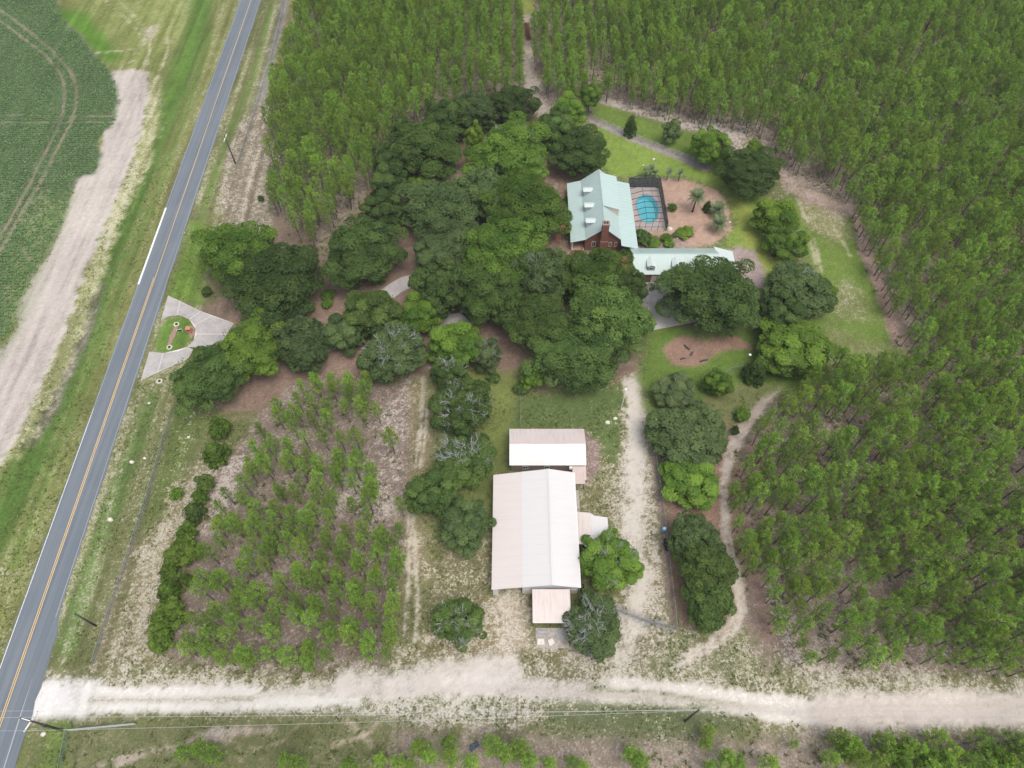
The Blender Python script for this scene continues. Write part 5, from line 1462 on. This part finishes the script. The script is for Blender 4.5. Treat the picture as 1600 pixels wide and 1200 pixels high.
# chimney
ch = MB().box(20.1, 21.8, 117.2, 118.73, 0, 4.0).box(20.2, 21.7, 117.4, 118.7, 4.0, 8.9).build('chimney', M['brick'], hs)
MB().box(20.1, 21.8, 117.3, 118.8, 8.9, 9.12).build('chimney_cap', M['cream'], ch)
MB().box(20.5, 20.85, 117.8, 118.3, 9.12, 9.3).build('flue', M['black'], ch); MB().box(21.1, 21.45, 117.8, 118.3, 9.12, 9.3).build('flue', M['black'], ch)
window(hs, 18.9, Ya + .45, 1.2, .9, 1.5); window(hs, 22.7, Ya + .45, 1.2, .6, 1.3); window(hs, 24.0, Ya + .45, 1.2, .6, 1.3)
# rake trim
for (a, b_) in (((xbl, zbl), (xr, zr)), ((xr, zr), (xbr, zbr))):
    MB().slab([(a[0], Ya - .02, a[1] - .05), (b_[0], Ya - .02, b_[1] - .05), (b_[0], Ya + .06, b_[1] - .05), (a[0], Ya + .06, a[1] - .05)], .2).build('rake_board', M['cream'], hs)
# front dormers, ridge running towards the main ridge
for yc in (133.3, 127.95, 122.75):
    xf, xk = 16.95, 19.3; zt, zw = 5.85, 5.55; hw = .90
    zroof = lambda x: zbl + (x - xbl) / (xr - xbl) * (zr - zbl)
    d = MB()
    for s in (-1, 1):
        d.add([(xf + .15, yc + s * .85, zroof(xf + .15)), (xf + .15, yc + s * .85, zw), (19.0, yc + s * .85, zw)], [(0, 1, 2)])
    d.add([(xf + .15, yc - .85, 3.8), (xf + .15, yc + .85, 3.8), (xf + .15, yc + .85, zw), (xf + .15, yc, zt - .08), (xf + .15, yc - .85, zw)], [(0, 4, 3, 2, 1)])
    dm = d.build('dormer', M['dormer_cheek'], hs)
    for s in (-1, 1):
        P_ = [(xf, yc + s * hw, zw - .05), (18.95, yc + s * hw, zw - .05), (19.35, yc, zt), (xf, yc, zt)]
        if s > 0: P_ = P_[::-1]
        MB().slab(P_, .05).build('dormer_roof', M['mint_pale'], dm)
    window(dm, xf + .15, yc, 4.05, .9, .95, 'W')
# wide rear shed dormer
yA, yB = 125.8, 137.4
xf = 25.2
sdm = MB().add([(xf - .25, yA + .25, 3.6), (xf - .25, yB - .25, 3.6), (xf - .25, yB - .25, 5.78), (xf - .25, yA + .25, 5.78)], [(0, 1, 2, 3)])
for yy, fl in ((yA + .25, 0), (yB - .25, 1)):
    sdm.add([(xf - .25, yy, 3.6), (xf - .25, yy, 5.78), (xr + .1, yy, 7.02)], [(0, 1, 2)] if fl else [(0, 2, 1)])
sh = sdm.build('shed_dormer', M['beige'], hs)
roof_panels(hs, (xf, yB, 5.85), (xf, yA, 5.85), (xr + .08, yA, 7.24), (xr + .08, yB, 7.24), 12, M['mint_x'], 'shed_dormer_roof_panel', .05)
for yy in (128, 131.6, 135.2): window(sh, xf - .25, yy, 4.5, 1.4, 1.0, 'E')

# garage wing
gw = empty('garage', (0, 0, 0), 'long low garage wing with mint-green metal roof and two small dormers', 'garage')
g0, g1, gs, gr, gn = 26.9, 46.0, 108.2, 112.3, 116.3
MB().prism_x([(gs + .4, 0), (gn - .4, 0), (gn - .4, 2.85), (gr, 5.2), (gs + .4, 2.85)], 29.6, g1 - .3).build('wall', M['brick'], gw)
roof_panels(gw, (g0, gs, 3.0), (g1, gs, 3.0), (g1, gr, 5.4), (g0, gr, 5.4), 20, M['mint_y'], th=.05)
roof_panels(gw, (g1, gn, 3.0), (29.0, gn, 3.0), (29.0, gr, 5.398), (g1, gr, 5.398), 18, M['mint_y'], th=.05)
MB().slab([(29.0, gr, 5.38), (g0, gr, 5.38), (g0, gn - .1, 3.02), (29.0, gn - .1, 3.02)][::-1], .05).build('roof_panel', M['mint_y'], gw)
MB().box(g0, g1, gr - .12, gr + .12, 5.38, 5.45).build('ridge_cap', M['mint_y'], gw)
MB().slab([(g1 + .02, 109.4, 3.6), (50.2, 109.4, 2.9), (50.2, 115.4, 2.9), (g1 + .02, 116.2, 3.6)], .06).build('carport_roof', M['mint_pale'], gw)
for yy in (109.6, 115.1): MB().box(49.8, 49.98, yy, yy + .18, 0, 2.8).build('post', M['trim'], gw)
for xx in (27.1, 28.6): MB().box(xx, xx + .2, gs + .3, gs + .5, 0, 2.9).build('column', M['trim'], gw)
for k, xx in enumerate((31.2, 34.8, 38.4, 42.0)):
    dr = MB().box(xx - 0, xx + 2.7, gs + .34, gs + .40, 0, 2.2).build('garage_door', M['trim'], gw)
    for j in range(4):
        MB().box(xx + .05, xx + 2.65, gs + .31, gs + .34, .05 + j * .54, .53 + j * .54).build('door_panel', M['beige'], dr)
for xc in (30.8, 36.35, 41.9):
    y_f, zt, zw = 108.9, 5.15, 4.75
    zr_ = lambda y: 3.0 + (y - gs) / (gr - gs) * 2.4
    d = MB()
    for s in (-1, 1): d.add([(xc + s * .8, y_f + .1, zr_(y_f + .1)), (xc + s * .8, y_f + .1, zw), (xc + s * .8, 111.2, zw)], [(0, 1, 2)])
    d.add([(xc - .8, y_f + .1, 3.3), (xc + .8, y_f + .1, 3.3), (xc + .8, y_f + .1, zw), (xc, y_f + .1, zt - .06), (xc - .8, y_f + .1, zw)], [(0, 1, 2, 3, 4)])
    dm = d.build('dormer', M['dormer_cheek'], gw)
    for s in (-1, 1):
        P_ = [(xc + s * .95, y_f, zw - .05), (xc + s * .95, 111.2, zw - .05), (xc, 111.9, zt), (xc, y_f, zt)]
        if s < 0: P_ = P_[::-1]
        MB().slab(P_, .05).build('dormer_roof', M['mint_pale'], dm)
    window(dm, xc, y_f + .1, 3.65, .8, .85, 'S')
bp = MB().slab([(25.2, 109.5, .1), (29.5, 109.5, .1), (29.5, 117.5, .1), (25.2, 117.5, .1)], .12).build('brick_patio', M['brickpath']); tag(bp, 'orange brick patio between house and garage', kind='structure')
bw = ribbon('brick_walk', [(888, 338), (881, 346), (880, 354), (874, 366), (872, 378)], .65, .1, M['brickpath']); tag(bw, 'orange brick steps curving to the front porch', kind='structure')
bw = ribbon('brick_walk', [(870, 286), (866, 300), (868, 318), (880, 340)], .5, .08, M['cream']); tag(bw, 'reddish path along the front of the house', kind='structure')

# ------------------------------------------------------------------ pool
a0, a1, b0, b1 = POOLDECK
pcx, pcy, prx, pry = 33.0, 132.6, 2.75, 5.2
n = 48; v = []; f = []
kid = lambda a: 1 - 0.20 * math.exp(-((((a - 3.35 + math.pi) % (2 * math.pi)) - math.pi) / 0.55) ** 2) + 0.04 * math.sin(2 * a + 1)
for i in range(n):
    a = 6.28318 * i / n
    cxx, cyy = pcx + prx * kid(a) * math.cos(a), pcy + pry * kid(a) * math.sin(a)
    dx_, dy_ = math.cos(a) / ((a1 - a0) / 2), math.sin(a) / ((b1 - b0) / 2)
    s = 1 / max(abs(dx_), abs(dy_))
    v += [(cxx, cyy, .10), ((a0 + a1) / 2 + math.cos(a) * s, (b0 + b1) / 2 + math.sin(a) * s, .10), ((a0 + a1) / 2 + math.cos(a) * s, (b0 + b1) / 2 + math.sin(a) * s, -.1)]
    k, m = 3 * i, 3 * ((i + 1) % n)
    f += [(k, k + 1, m + 1, m), (k + 1, k + 2, m + 2, m + 1)]
dk = link('pool_deck', mk_mesh('pool_deck', v, f, (M['deck'],))); tag(dk, 'pinkish paved deck round the swimming pool', kind='structure')
pool = empty('swimming_pool', (pcx, pcy, 0), 'oval turquoise swimming pool inside the screened cage', 'swimming pool')
v = []; f = []
for i in range(n):
    a = 6.28318 * i / n; c_, s_ = kid(a) * math.cos(a), kid(a) * math.sin(a)
    v += [(prx * c_, pry * s_, .10), (prx * c_, pry * s_, -1.4)]
    k, m = 2 * i, 2 * ((i + 1) % n); f.append((k, m, m + 1, k + 1))
f.append(tuple(2 * i + 1 for i in range(n)))
link('basin', mk_mesh('basin', v, f, (M['pooltile'],)), pool)
link('water', mk_mesh('water', [(prx * .998 * kid(6.28318 * i / n) * math.cos(6.28318 * i / n), pry * .998 * kid(6.28318 * i / n) * math.sin(6.28318 * i / n), -.02) for i in range(n)], [tuple(range(n))], (M['water'],)), pool)
v = []; f = []
for i in range(n):
    a = 6.28318 * i / n; c_, s_ = kid(a) * math.cos(a), kid(a) * math.sin(a)
    v += [((prx - .03) * c_, (pry - .03) * s_, .14), ((prx + .22) * c_, (pry + .22) * s_, .14), ((prx + .22) * c_, (pry + .22) * s_, .09)]
    k, m = 3 * i, 3 * ((i + 1) % n); f += [(k, k + 1, m + 1, m), (k + 1, k + 2, m + 2, m + 1)]
link('coping', mk_mesh('coping', v, f, (M['concrete_old'],)), pool)

cage = empty('pool_cage', (0, 0, 0), 'dark framed screen enclosure over the pool', 'pool enclosure')
zt = 3.9
prof = [(28.9, 2.9), (31.6, zt), (35.9, zt), (36.75, 3.0), (36.75, 0.0)]
nb = 8
for i in range(nb + 1):
    yy = b0 + (b1 - b0) * i / nb
    b = MB()
    for (p_, q_) in zip(prof[:-1], prof[1:]): b.bar((p_[0], yy, p_[1] + .05), (q_[0], yy, q_[1] + .05 if q_[1] else 0.1), .075)
    b.build('cage_rib', M['darkmetal'], cage)
for (xx, zz) in ((31.6, zt), (33.7, zt), (35.9, zt), (36.75, 3.0), (36.75, 1.4)):
    MB().bar((xx, b0, zz + .05), (xx, b1, zz + .05), .055).build('purlin', M['darkmetal'], cage)
for yy in (b0, b1):
    for xx in (30.2, 31.6, 33.2, 34.7): MB().bar((xx, yy, .1), (xx, yy, zt if xx > 31 else 3.4), .05).build('stud', M['darkmetal'], cage)
    MB().bar((28.95, yy, 1.3), (36.7, yy, 1.3), .045).build('rail', M['darkmetal'], cage)
    MB().bar((28.95, yy, 3.0), (36.7, yy, 3.0), .045).build('rail', M['darkmetal'], cage)
def sheet(pts, mat): return link('screen_panel', mk_mesh('screen_panel', pts, [(0, 1, 2, 3)], (mat,)), cage)
sheet([(36.76, b0, .1), (36.76, b1, .1), (36.76, b1, 3.0), (36.76, b0, 3.0)], M['screen_dense'])
sheet([(28.9, b1 + .01, .1), (36.75, b1 + .01, .1), (36.75, b1 + .01, 3.1), (28.9, b1 + .01, 3.1)], M['screen_dense'])
sheet([(28.9, b0 - .01, .1), (36.75, b0 - .01, .1), (36.75, b0 - .01, 3.1), (28.9, b0 - .01, 3.1)], M['screen_thin'])
for i in range(nb):
    y0_, y1_ = b0 + (b1 - b0) * i / nb + .04, b0 + (b1 - b0) * (i + 1) / nb - .04
    for (p_, q_) in zip(prof[:3], prof[1:4]):
        sheet([(p_[0], y0_, p_[1]), (p_[0], y1_, p_[1]), (q_[0], y1_, q_[1]), (q_[0], y0_, q_[1])], M['screen_thin'])

# ------------------------------------------------------------------ palms
def frond_mesh(L_, seed, droop=.55):
    r = random.Random(seed); v = []; f = []
    pts = []
    for i in range(9):
        t = i / 8
        pts.append(Vector((L_ * (t - .12 * t * t), 0, L_ * (.55 * t - droop * 1.25 * t * t))))
    for i in range(8):
        w = .02 * (1 - i / 9)
        k = len(v); a, b = pts[i], pts[i + 1]
        v += [(a.x, -w, a.z), (a.x, w, a.z), (b.x, w, b.z), (b.x, -w, b.z)]; f.append((k, k + 1, k + 2, k + 3))
        for s in (-1, 1):
            for u in (.15, .55, .95):
                p = a.lerp(b, u); t = (i + u) / 8
                ll = L_ * .24 * math.sin(math.pi * min(1, .18 + t * .85)) + .04
                k = len(v)
                v += [(p.x - .02, 0, p.z), (p.x + .05, 0, p.z), (p.x + ll * .6, s * ll, p.z - ll * .35 + r.uniform(-.03, .03))]
                f.append((k, k + 1, k + 2))
    me = mk_mesh('frond', v, f, (M['palm'],))
    a = me.attributes.new('rnd', 'FLOAT', 'FACE'); a.data.foreach_set('value', np.random.default_rng(seed).random(len(f)).astype(np.float32))
    return me
FR = [frond_mesh(2.1, 1, .45), frond_mesh(1.9, 2, .75), frond_mesh(1.0, 3, .6)]
def palm(px, py, h, n, small, label, group=None):
    x, y, _ = W(px, py)
    o = empty('palm_tree', (x, y, 0), label, 'palm tree', group, random.uniform(0, 6))
    lean = random.uniform(0, .25)
    r0 = .2 if not small else .09
    MB().tube([(0, 0, 0), (lean * .3, 0, h * .5), (lean, 0, h)], [r0 * 1.25, r0, r0 * .85], 8).build('trunk', M['bark'], o, smooth=True)
    for k in range(n):
        tier = k % 3
        me = FR[2] if small else FR[0 if tier < 2 else 1]
        link('frond', me, o, (lean, 0, h), rot=(0, -0.75 + .42 * tier if tier else -.85, k * 2.399), scale=(1.4, 1.4, 1.4))
palm(1082, 331, 4.6, 36, False, 'tallest palm in the mulch bed, with a dark slanting trunk')
palm(1119, 361, 2.3, 34, False, 'short bushy palm nearest the garage, lowest of the three by the lawn')
palm(1118, 336, 1.7, 30, False, 'shaggy palm beside the small dark evergreen')
palm(1008, 277, 2.1, 12, True, 'leftmost small palm behind the pool cage')
palm(1015, 273, 2.2, 12, True, 'second small palm from the left behind the pool cage')
palm(1023, 278, 1.7, 12, True, 'shortest small palm behind the right part of the pool cage')
palm(1042, 281, 2.4, 12, True, 'small thin palm just right of the pool cage corner')
palm(1060, 283, 2.8, 14, True, 'small palm farthest right in the row behind the pool cage')

# ------------------------------------------------------------------ fences
def fence(name, pts, h, label, step=3.0, post=M['galv'], top=True, r=.05, mesh=True):
    P = [Vector((*W(*p)[:2], 0)) for p in pts]
    o = empty(name, tuple(P[0]), label, 'fence')
    P = [p - P[0] for p in P]
    wires = MB(); lnk = MB()
    for a, b in zip(P[:-1], P[1:]):
        n = max(1, int(round((b - a).length / step)))
        for i in range(n + (1 if b is P[-1] or (b - P[-1]).length < 1e-6 else 0)):
            q_ = a.lerp(b, i / n)
            MB().tube([(q_.x, q_.y, 0), (q_.x, q_.y, h + .08)], [r, r], 6).build('post', post, o)
        for zz in ((h, h * .5, .12)):
            wires.bar((a.x, a.y, zz), (b.x, b.y, zz), .028 if zz == h else .015, 3)
        lnk.add([(a.x, a.y, .03), (b.x, b.y, .03), (b.x, b.y, h), (a.x, a.y, h)], [(0, 1, 2, 3)])
    wires.build('rail', post, o)
    if mesh: lnk.build('wire_mesh', M['chainlink'], o)
    return o
fence('chain_link_fence', [(271, 641), (253, 705), (228, 790), (205, 860), (180, 935), (148, 1035)], 1.3, 'long chain-link fence parallel to the paved road, beside the cedar hedge', post=M['greensteel'])
fence('chain_link_fence', [(452, -30), (440, 30), (424, 95), (398, 180), (372, 260)], 1.3, 'chain-link fence along the left edge of the upper plantation')
fence('chain_link_fence', [(92, 1225), (108, 1142)], 1.3, 'short fence at the bottom left corner, near side of the dirt road', post=M['greensteel'])
fence('chain_link_fence', [(812, 612), (813, 668)], 1.5, 'short green fence running up to the small brown building', post=M['greensteel'])
fence('chain_link_fence', [(918, 184), (950, 198), (985, 214), (1035, 234), (1082, 252), (1105, 262)], 1.3, 'chain-link fence across the top of the back lawn')
fence('chain_link_fence', [(1019, 650), (1024, 720), (1036, 800), (1046, 890), (1057, 984), (1010, 972), (950, 950), (915, 935)], 1.4, 'chain-link fence right of the sandy drive that turns back to the barn')
fence('chain_link_fence', [(1178, 572), (1140, 580), (1095, 612)], 1.2, 'low fence between the mulch bed and the curved track')

# gate beside the dirt road
gx_, gy_, _ = W(110, 1142)
gt = empty('farm_gate', (gx_, gy_, 0), 'long grey tubular farm gate standing open beside the dirt road', 'gate', rz=math.atan2(W(205, 1133)[1] - gy_, W(205, 1133)[0] - gx_))
for zz in (.2, .45, .7, .95, 1.2): MB().bar((0, 0, zz), (10.0, 0, zz), .045, 6).build('bar', M['galv'], gt)
for xx in (0.0, 5.0, 10.0): MB().bar((xx, 0.0, .0 if xx in (0.0, 5.0) else .15), (xx, 0, 1.3), .06, 6).build('upright', M['galv'], gt)

# ------------------------------------------------------------------ poles and lines
def upole(px, py, h, label, rz=0.0, arms=True, cat='utility pole', trans=False):
    x, y, _ = W(px, py)
    o = empty('utility_pole', (x, y, 0), label, cat, 'utility poles', rz)
    MB().tube([(0, 0, -.1), (0, 0, h * .5), (0, 0, h)], [.19, .16, .12], 8).build('pole', M['wood'], o, smooth=True)
    if arms:
        if trans: h0 = h; h = 9.1
        MB().box(-.09, .09, -1.5, 1.5, h - .75, h - .60).build('crossarm', M['trim'], o)
        for yy in (-1.35, 0.55, 1.35): MB().tube([(0, yy, h - .6), (0, yy, h - .48), (0, yy, h - .38)], [.05, .09, .05], 6).build('insulator', M['galv'], o)
    else:
        MB().tube([(0, 0, h), (0, 0, h + .15), (0, 0, h + .28)], [.05, .09, .04], 6).build('insulator', M['galv'], o)
    if trans:
        h = h0
        MB().tube([(.35, 0, h * .45), (.35, 0, h * .45 + .9)], [.25, .25], 10).build('transformer', M['darkmetal'], o)
        MB().bar((0, 0, h - .15), (1.5, .15, h - .15), .09).build('bracket_arm', M['trim'], o)
    return o
pe = upole(97, 1141, 11.2, 'utility pole with white crossarm at the bottom left by the road junction', rz=-.35, trans=True)
pd = upole(1070, 1127, 10.4, 'utility pole on the near side of the dirt road, right of centre', arms=False)
upole(150, 978, 7.0, 'short dark pole between the paved road and the chain-link fence', arms=False)
upole(368, 256, 8.6, 'lone pole beside the paved road near the upper plantation', arms=True)
def cat_line(A, B, sag, n=18):
    A, B = Vector(A), Vector(B)
    return [A.lerp(B, i / n) + Vector((0, 0, -4 * sag * (i / n) * (1 - i / n))) for i in range(n + 1)]
E = Vector((pe.location.x, pe.location.y, 0)); D_ = Vector((pd.location.x, pd.location.y, 0))
for k, (dy_, z0, z1, lab) in enumerate(((-1.3, 8.8, 9.4, 'lowest in the picture of the overhead wires along the dirt road'), (1.3, 8.8, 9.6, 'uppermost in the picture of the overhead wires along the dirt road'), (0.1, 11.0, 10.3, 'middle one, hung highest, of the overhead wires along the dirt road'))):
    b = MB(); pts = cat_line((-175, E.y + dy_, z0), (E.x, E.y + dy_, z0), 1.0) + cat_line((E.x, E.y + dy_, z0), (D_.x, D_.y, z1), 1.3)[1:] + cat_line((D_.x, D_.y, z1), (D_.x + 95, D_.y - 1, z1), 1.3)[1:]
    b.tube(pts, [.022] * len(pts), 4); w_ = b.build('power_line', M['wire']); tag(w_, lab, 'power line', 'overhead wires')
lx, ly, _ = W(970, 641)
lp = empty('lamp_post', (lx, ly, 0), 'white lamp pole standing at the head of the sandy drive', 'lamp post')
MB().tube([(0, 0, 0), (0, 0, 7.2)], [.09, .06], 8).build('pole', M['trim'], lp)
MB().tube([(0, 0, 7.05), (.35, 0, 7.2), (.7, 0, 7.2)], [.05, .05, .05], 6).build('arm', M['galv'], lp)
MB().tube([(0, 0, 7.2), (0, 0, 7.4), (0, 0, 7.75)], [.12, .32, .2], 8).build('lamp_head', M['trim'], lp)

# ------------------------------------------------------------------ small things
x, y, _ = W(1037, 829)
br = empty('plastic_barrel', (x, y, 0), 'pale blue barrel beside the fence right of the sandy drive', 'barrel')
MB().tube([(0, 0, 0), (0, 0, .1), (0, 0, .5), (0, 0, .9), (0, 0, 1.0)], [.36, .42, .46, .42, .36], 14).build('body', M['bluepl'], br, smooth=True)
MB().tube([(0, 0, 1.0), (0, 0, 1.06)], [.28, .26], 12).build('lid', M['trim'], br)
x, y, _ = W(1040, 845)
ti = empty('scrap_heap', (x, y, 0), 'small black heap beside the fence just below the blue barrel', 'scrap heap')
for k in range(3):
    b = MB(); ring(b, .36, .13, z=.13); b.build('tyre', M['black'], ti, loc=((.05, -.1, .1)[k], -k * .75, 0))
x, y, _ = W(297.5, 519)
mb = empty('mailbox_pillar', (x, y, 0), 'orange brick mailbox pillar at the right end of the grass island', 'mailbox pillar')
MB().box(-.45, .45, -.4, .4, 0, 1.35).build('pillar', M['brickpath'], mb)
MB().box(-.55, .55, -.5, .5, 1.35, 1.47).build('cap', M['brickpath'], mb)
MB().box(-.2, .2, -.44, -.402, .95, 1.2).build('mailbox_door', M['black'], mb)
x, y, _ = W(282, 519)
sg = empty('yard_sign', (x, y, 0), 'small white and black sign in the middle of the grass island', 'sign', rz=.3)
MB().box(-.6, .6, -.03, .03, .35, .95).build('board', M['trim'], sg)
MB().box(-.5, .5, -.05, -.031, .42, .86).build('face', M['black'], sg)
for xx in (-.5, .42): MB().box(xx, xx + .08, -.031, .031, 0, .349).build('leg', M['trim'], sg)
# island beds
def patch(name, pts, z, mat, label):
    P = [(*W(*p)[:2], z) for p in pts]; o = MB().slab(P[::-1] if True else P, .05).build(name, mat); return tag(o, label, kind='structure')
def noisy_poly(pts, sub=5, amp=.12):
    P = [np.array(W(*p)[:2]) for p in pts]; out = []
    for i in range(len(P)):
        a, b = P[i], P[(i + 1) % len(P)]
        for t in range(sub): out.append(a + (b - a) * t / sub + RNG.normal(0, amp, 2))
    return out
M['straw_mat'] = plain('mulch_patch', (0.30, 0.20, 0.155), 1.0, .3, 4)
for pts, lab in (([(273, 508), (278, 510), (272, 528), (267, 540), (261, 541), (266, 523)], 'narrow mulch strip on the grass island'), ([(292, 511), (303, 509), (306, 520), (302, 527), (297, 528)], 'reddish mulch patch round the mailbox pillar')):
    P = noisy_poly(pts); o = MB().slab([(p[0], p[1], .03) for p in P], .05).build('mulch_strip', M['straw_mat']); tag(o, lab, kind='structure')
for (px, py, lab) in ((276, 507, 'white stone ring at the upper end of the mulch strip on the island'), (265, 543, 'white stone ring at the lower end of the mulch strip on the island'), (249.5, 596, 'white stone ring on the grass below the entrance drive'), (248, 602, None)):
    if lab is None: continue
    x, y, _ = W(px, py)
    o = empty('stone_ring', (x, y, 0), lab, 'stone ring', 'white stone rings')
    b = MB(); ring(b, .5, .14, 12, 5, .1); b.build('ring', M['stone'], o)
    b = MB(); b.tube([(0, 0, 0), (0, 0, .35), (0, 0, .6)], [.12, .14, .05], 6); b.build('post_stub', M['black'], o)
def rock(px, py, s, label, mat='stone', name='boulder', cat='boulder'):
    x, y, _ = W(px, py); r = random.Random(int(px * 7 + py)); b = MB(); v = []; f = []
    n, m = 8, 5
    for j in range(m):
        ph = math.pi * j / (m - 1) * .55
        for i in range(n):
            a = 6.283 * i / n; k = s * r.uniform(.85, 1.12)
            v.append((math.sin(ph) * math.cos(a) * k, math.sin(ph) * math.sin(a) * k * .8, math.cos(ph) * s * .8 * r.uniform(.9, 1.05)))
    for j in range(m - 1):
        for i in range(n): f.append((j * n + i, (j + 1) * n + i, (j + 1) * n + (i + 1) % n, j * n + (i + 1) % n))
    b.add(v, f)
    o = b.build(name, M[mat], smooth=True, loc=(x, y, 0)); return tag(o, label, cat)
rock(1046, 358, .75, 'white boulder at the lower right corner of the pool cage')
rock(1038, 368, .3, 'small white stone between the pool cage and the bright shrubs')
rock(1059, 372, .3, 'small white stone right of the two touching bright shrubs')
rock(217, 0, .01, 'x') if False else None
rock(1021, 249, .45, 'pale rock on the back lawn above the pool cage')
rock(1005, 258, .25, 'small pale rock left of the larger one on the back lawn')
rock(1140, 347, .35, 'yellowish stone at the lawn edge beside the short palm')
for (px, py, l, a, lab) in ((1073, 543, 1.6, 2.2, 'dark log in the middle of the mulch bed below the large oak'), (1081, 553, 1.0, 1.0, 'short dark log just below the middle one in the mulch bed'), (1067, 561, 1.1, .2, 'dark log at the lower left of the mulch bed'), (1100, 564, 1.8, .3, 'long dark log on the lower right rim of the mulch bed')):
    x, y, _ = W(px, py)
    o = empty('log', (x, y, 0), lab, 'log', rz=a)
    MB().tube([(-l / 2, 0, .16), (0, .04, .18), (l / 2, 0, .15)], [.16, .15, .12], 7).build('trunk_piece', M['log'], o, smooth=True)
    MB().tube([(0, .04, .2), (.25, .25, .42)], [.06, .03], 5).build('branch_stub', M['log'], o)
x, y, _ = W(1208, 400)
fp = empty('fire_pit', (x, y, 0), 'small black fire pit at the edge of the lawn near the tangled tree', 'fire pit')
b = MB(); ring(b, .4, .1, 12, 5, .3); b.build('rim', M['black'], fp)
MB().tube([(0, 0, 0), (0, 0, .28)], [.3, .4], 10).build('bowl', M['black'], fp)
x, y, _ = W(741, 1166)
tp = empty('tarpaulin', (x, y, 0), 'crumpled blue-black tarpaulin among the pines at the bottom', 'tarpaulin', rz=.6)
v = []; f = []
for i in range(7):
    for j in range(5): v.append(((i - 3) * .25, (j - 2) * .22, .06 + .22 * random.random()))
for i in range(6):
    for j in range(4): f.append((i * 5 + j, (i + 1) * 5 + j, (i + 1) * 5 + j + 1, i * 5 + j + 1))
M['tarp'] = plain('tarp_blue', (.05, .07, .09), .5, .4, 3)
link('sheet', mk_mesh('sheet', v, f, (M['tarp'],)), tp)
# pale stones lying on the barn yard and verge
for i, (px, py, lab) in enumerate(((226, 716, 'largest pale stone on the verge between the paved road and the fence'), (206, 722, 'small pale stone left of the largest one on the verge'), (172, 812, 'pale stone on the verge lower down towards the junction'),
                        (295, 683, 'pale stone inside the fence near the top of the cedar hedge'), (961, 654, 'pale stone in the yard left of the drive, below the lamp pole'), (949, 660, 'smaller pale stone in the yard left of the one below the lamp pole'),
                        (233, 630, 'pale stone on the verge below the entrance drive'), (68, 1147, 'flat pale stone beside the utility pole at the junction'))):
    rock(px, py, .35 + .1 * (i % 3), lab, name='stone', cat='stone')


# ------------------------------------------------------------------ thin humid air over the whole place
m, nt, out = new_mat('humid_air')
pv = nd(nt, 'ShaderNodeVolumePrincipled'); pv.inputs['Density'].default_value = 0.00012
pv.inputs['Color'].default_value = (0.90, 0.94, 1.0, 1)
L(nt, pv.outputs[0], out.inputs['Volume'])
hz = MB().box(-15000, 15000, -15000, 15000, -2.0, 122.5).build('haze', m); hz['kind'] = 'stuff'
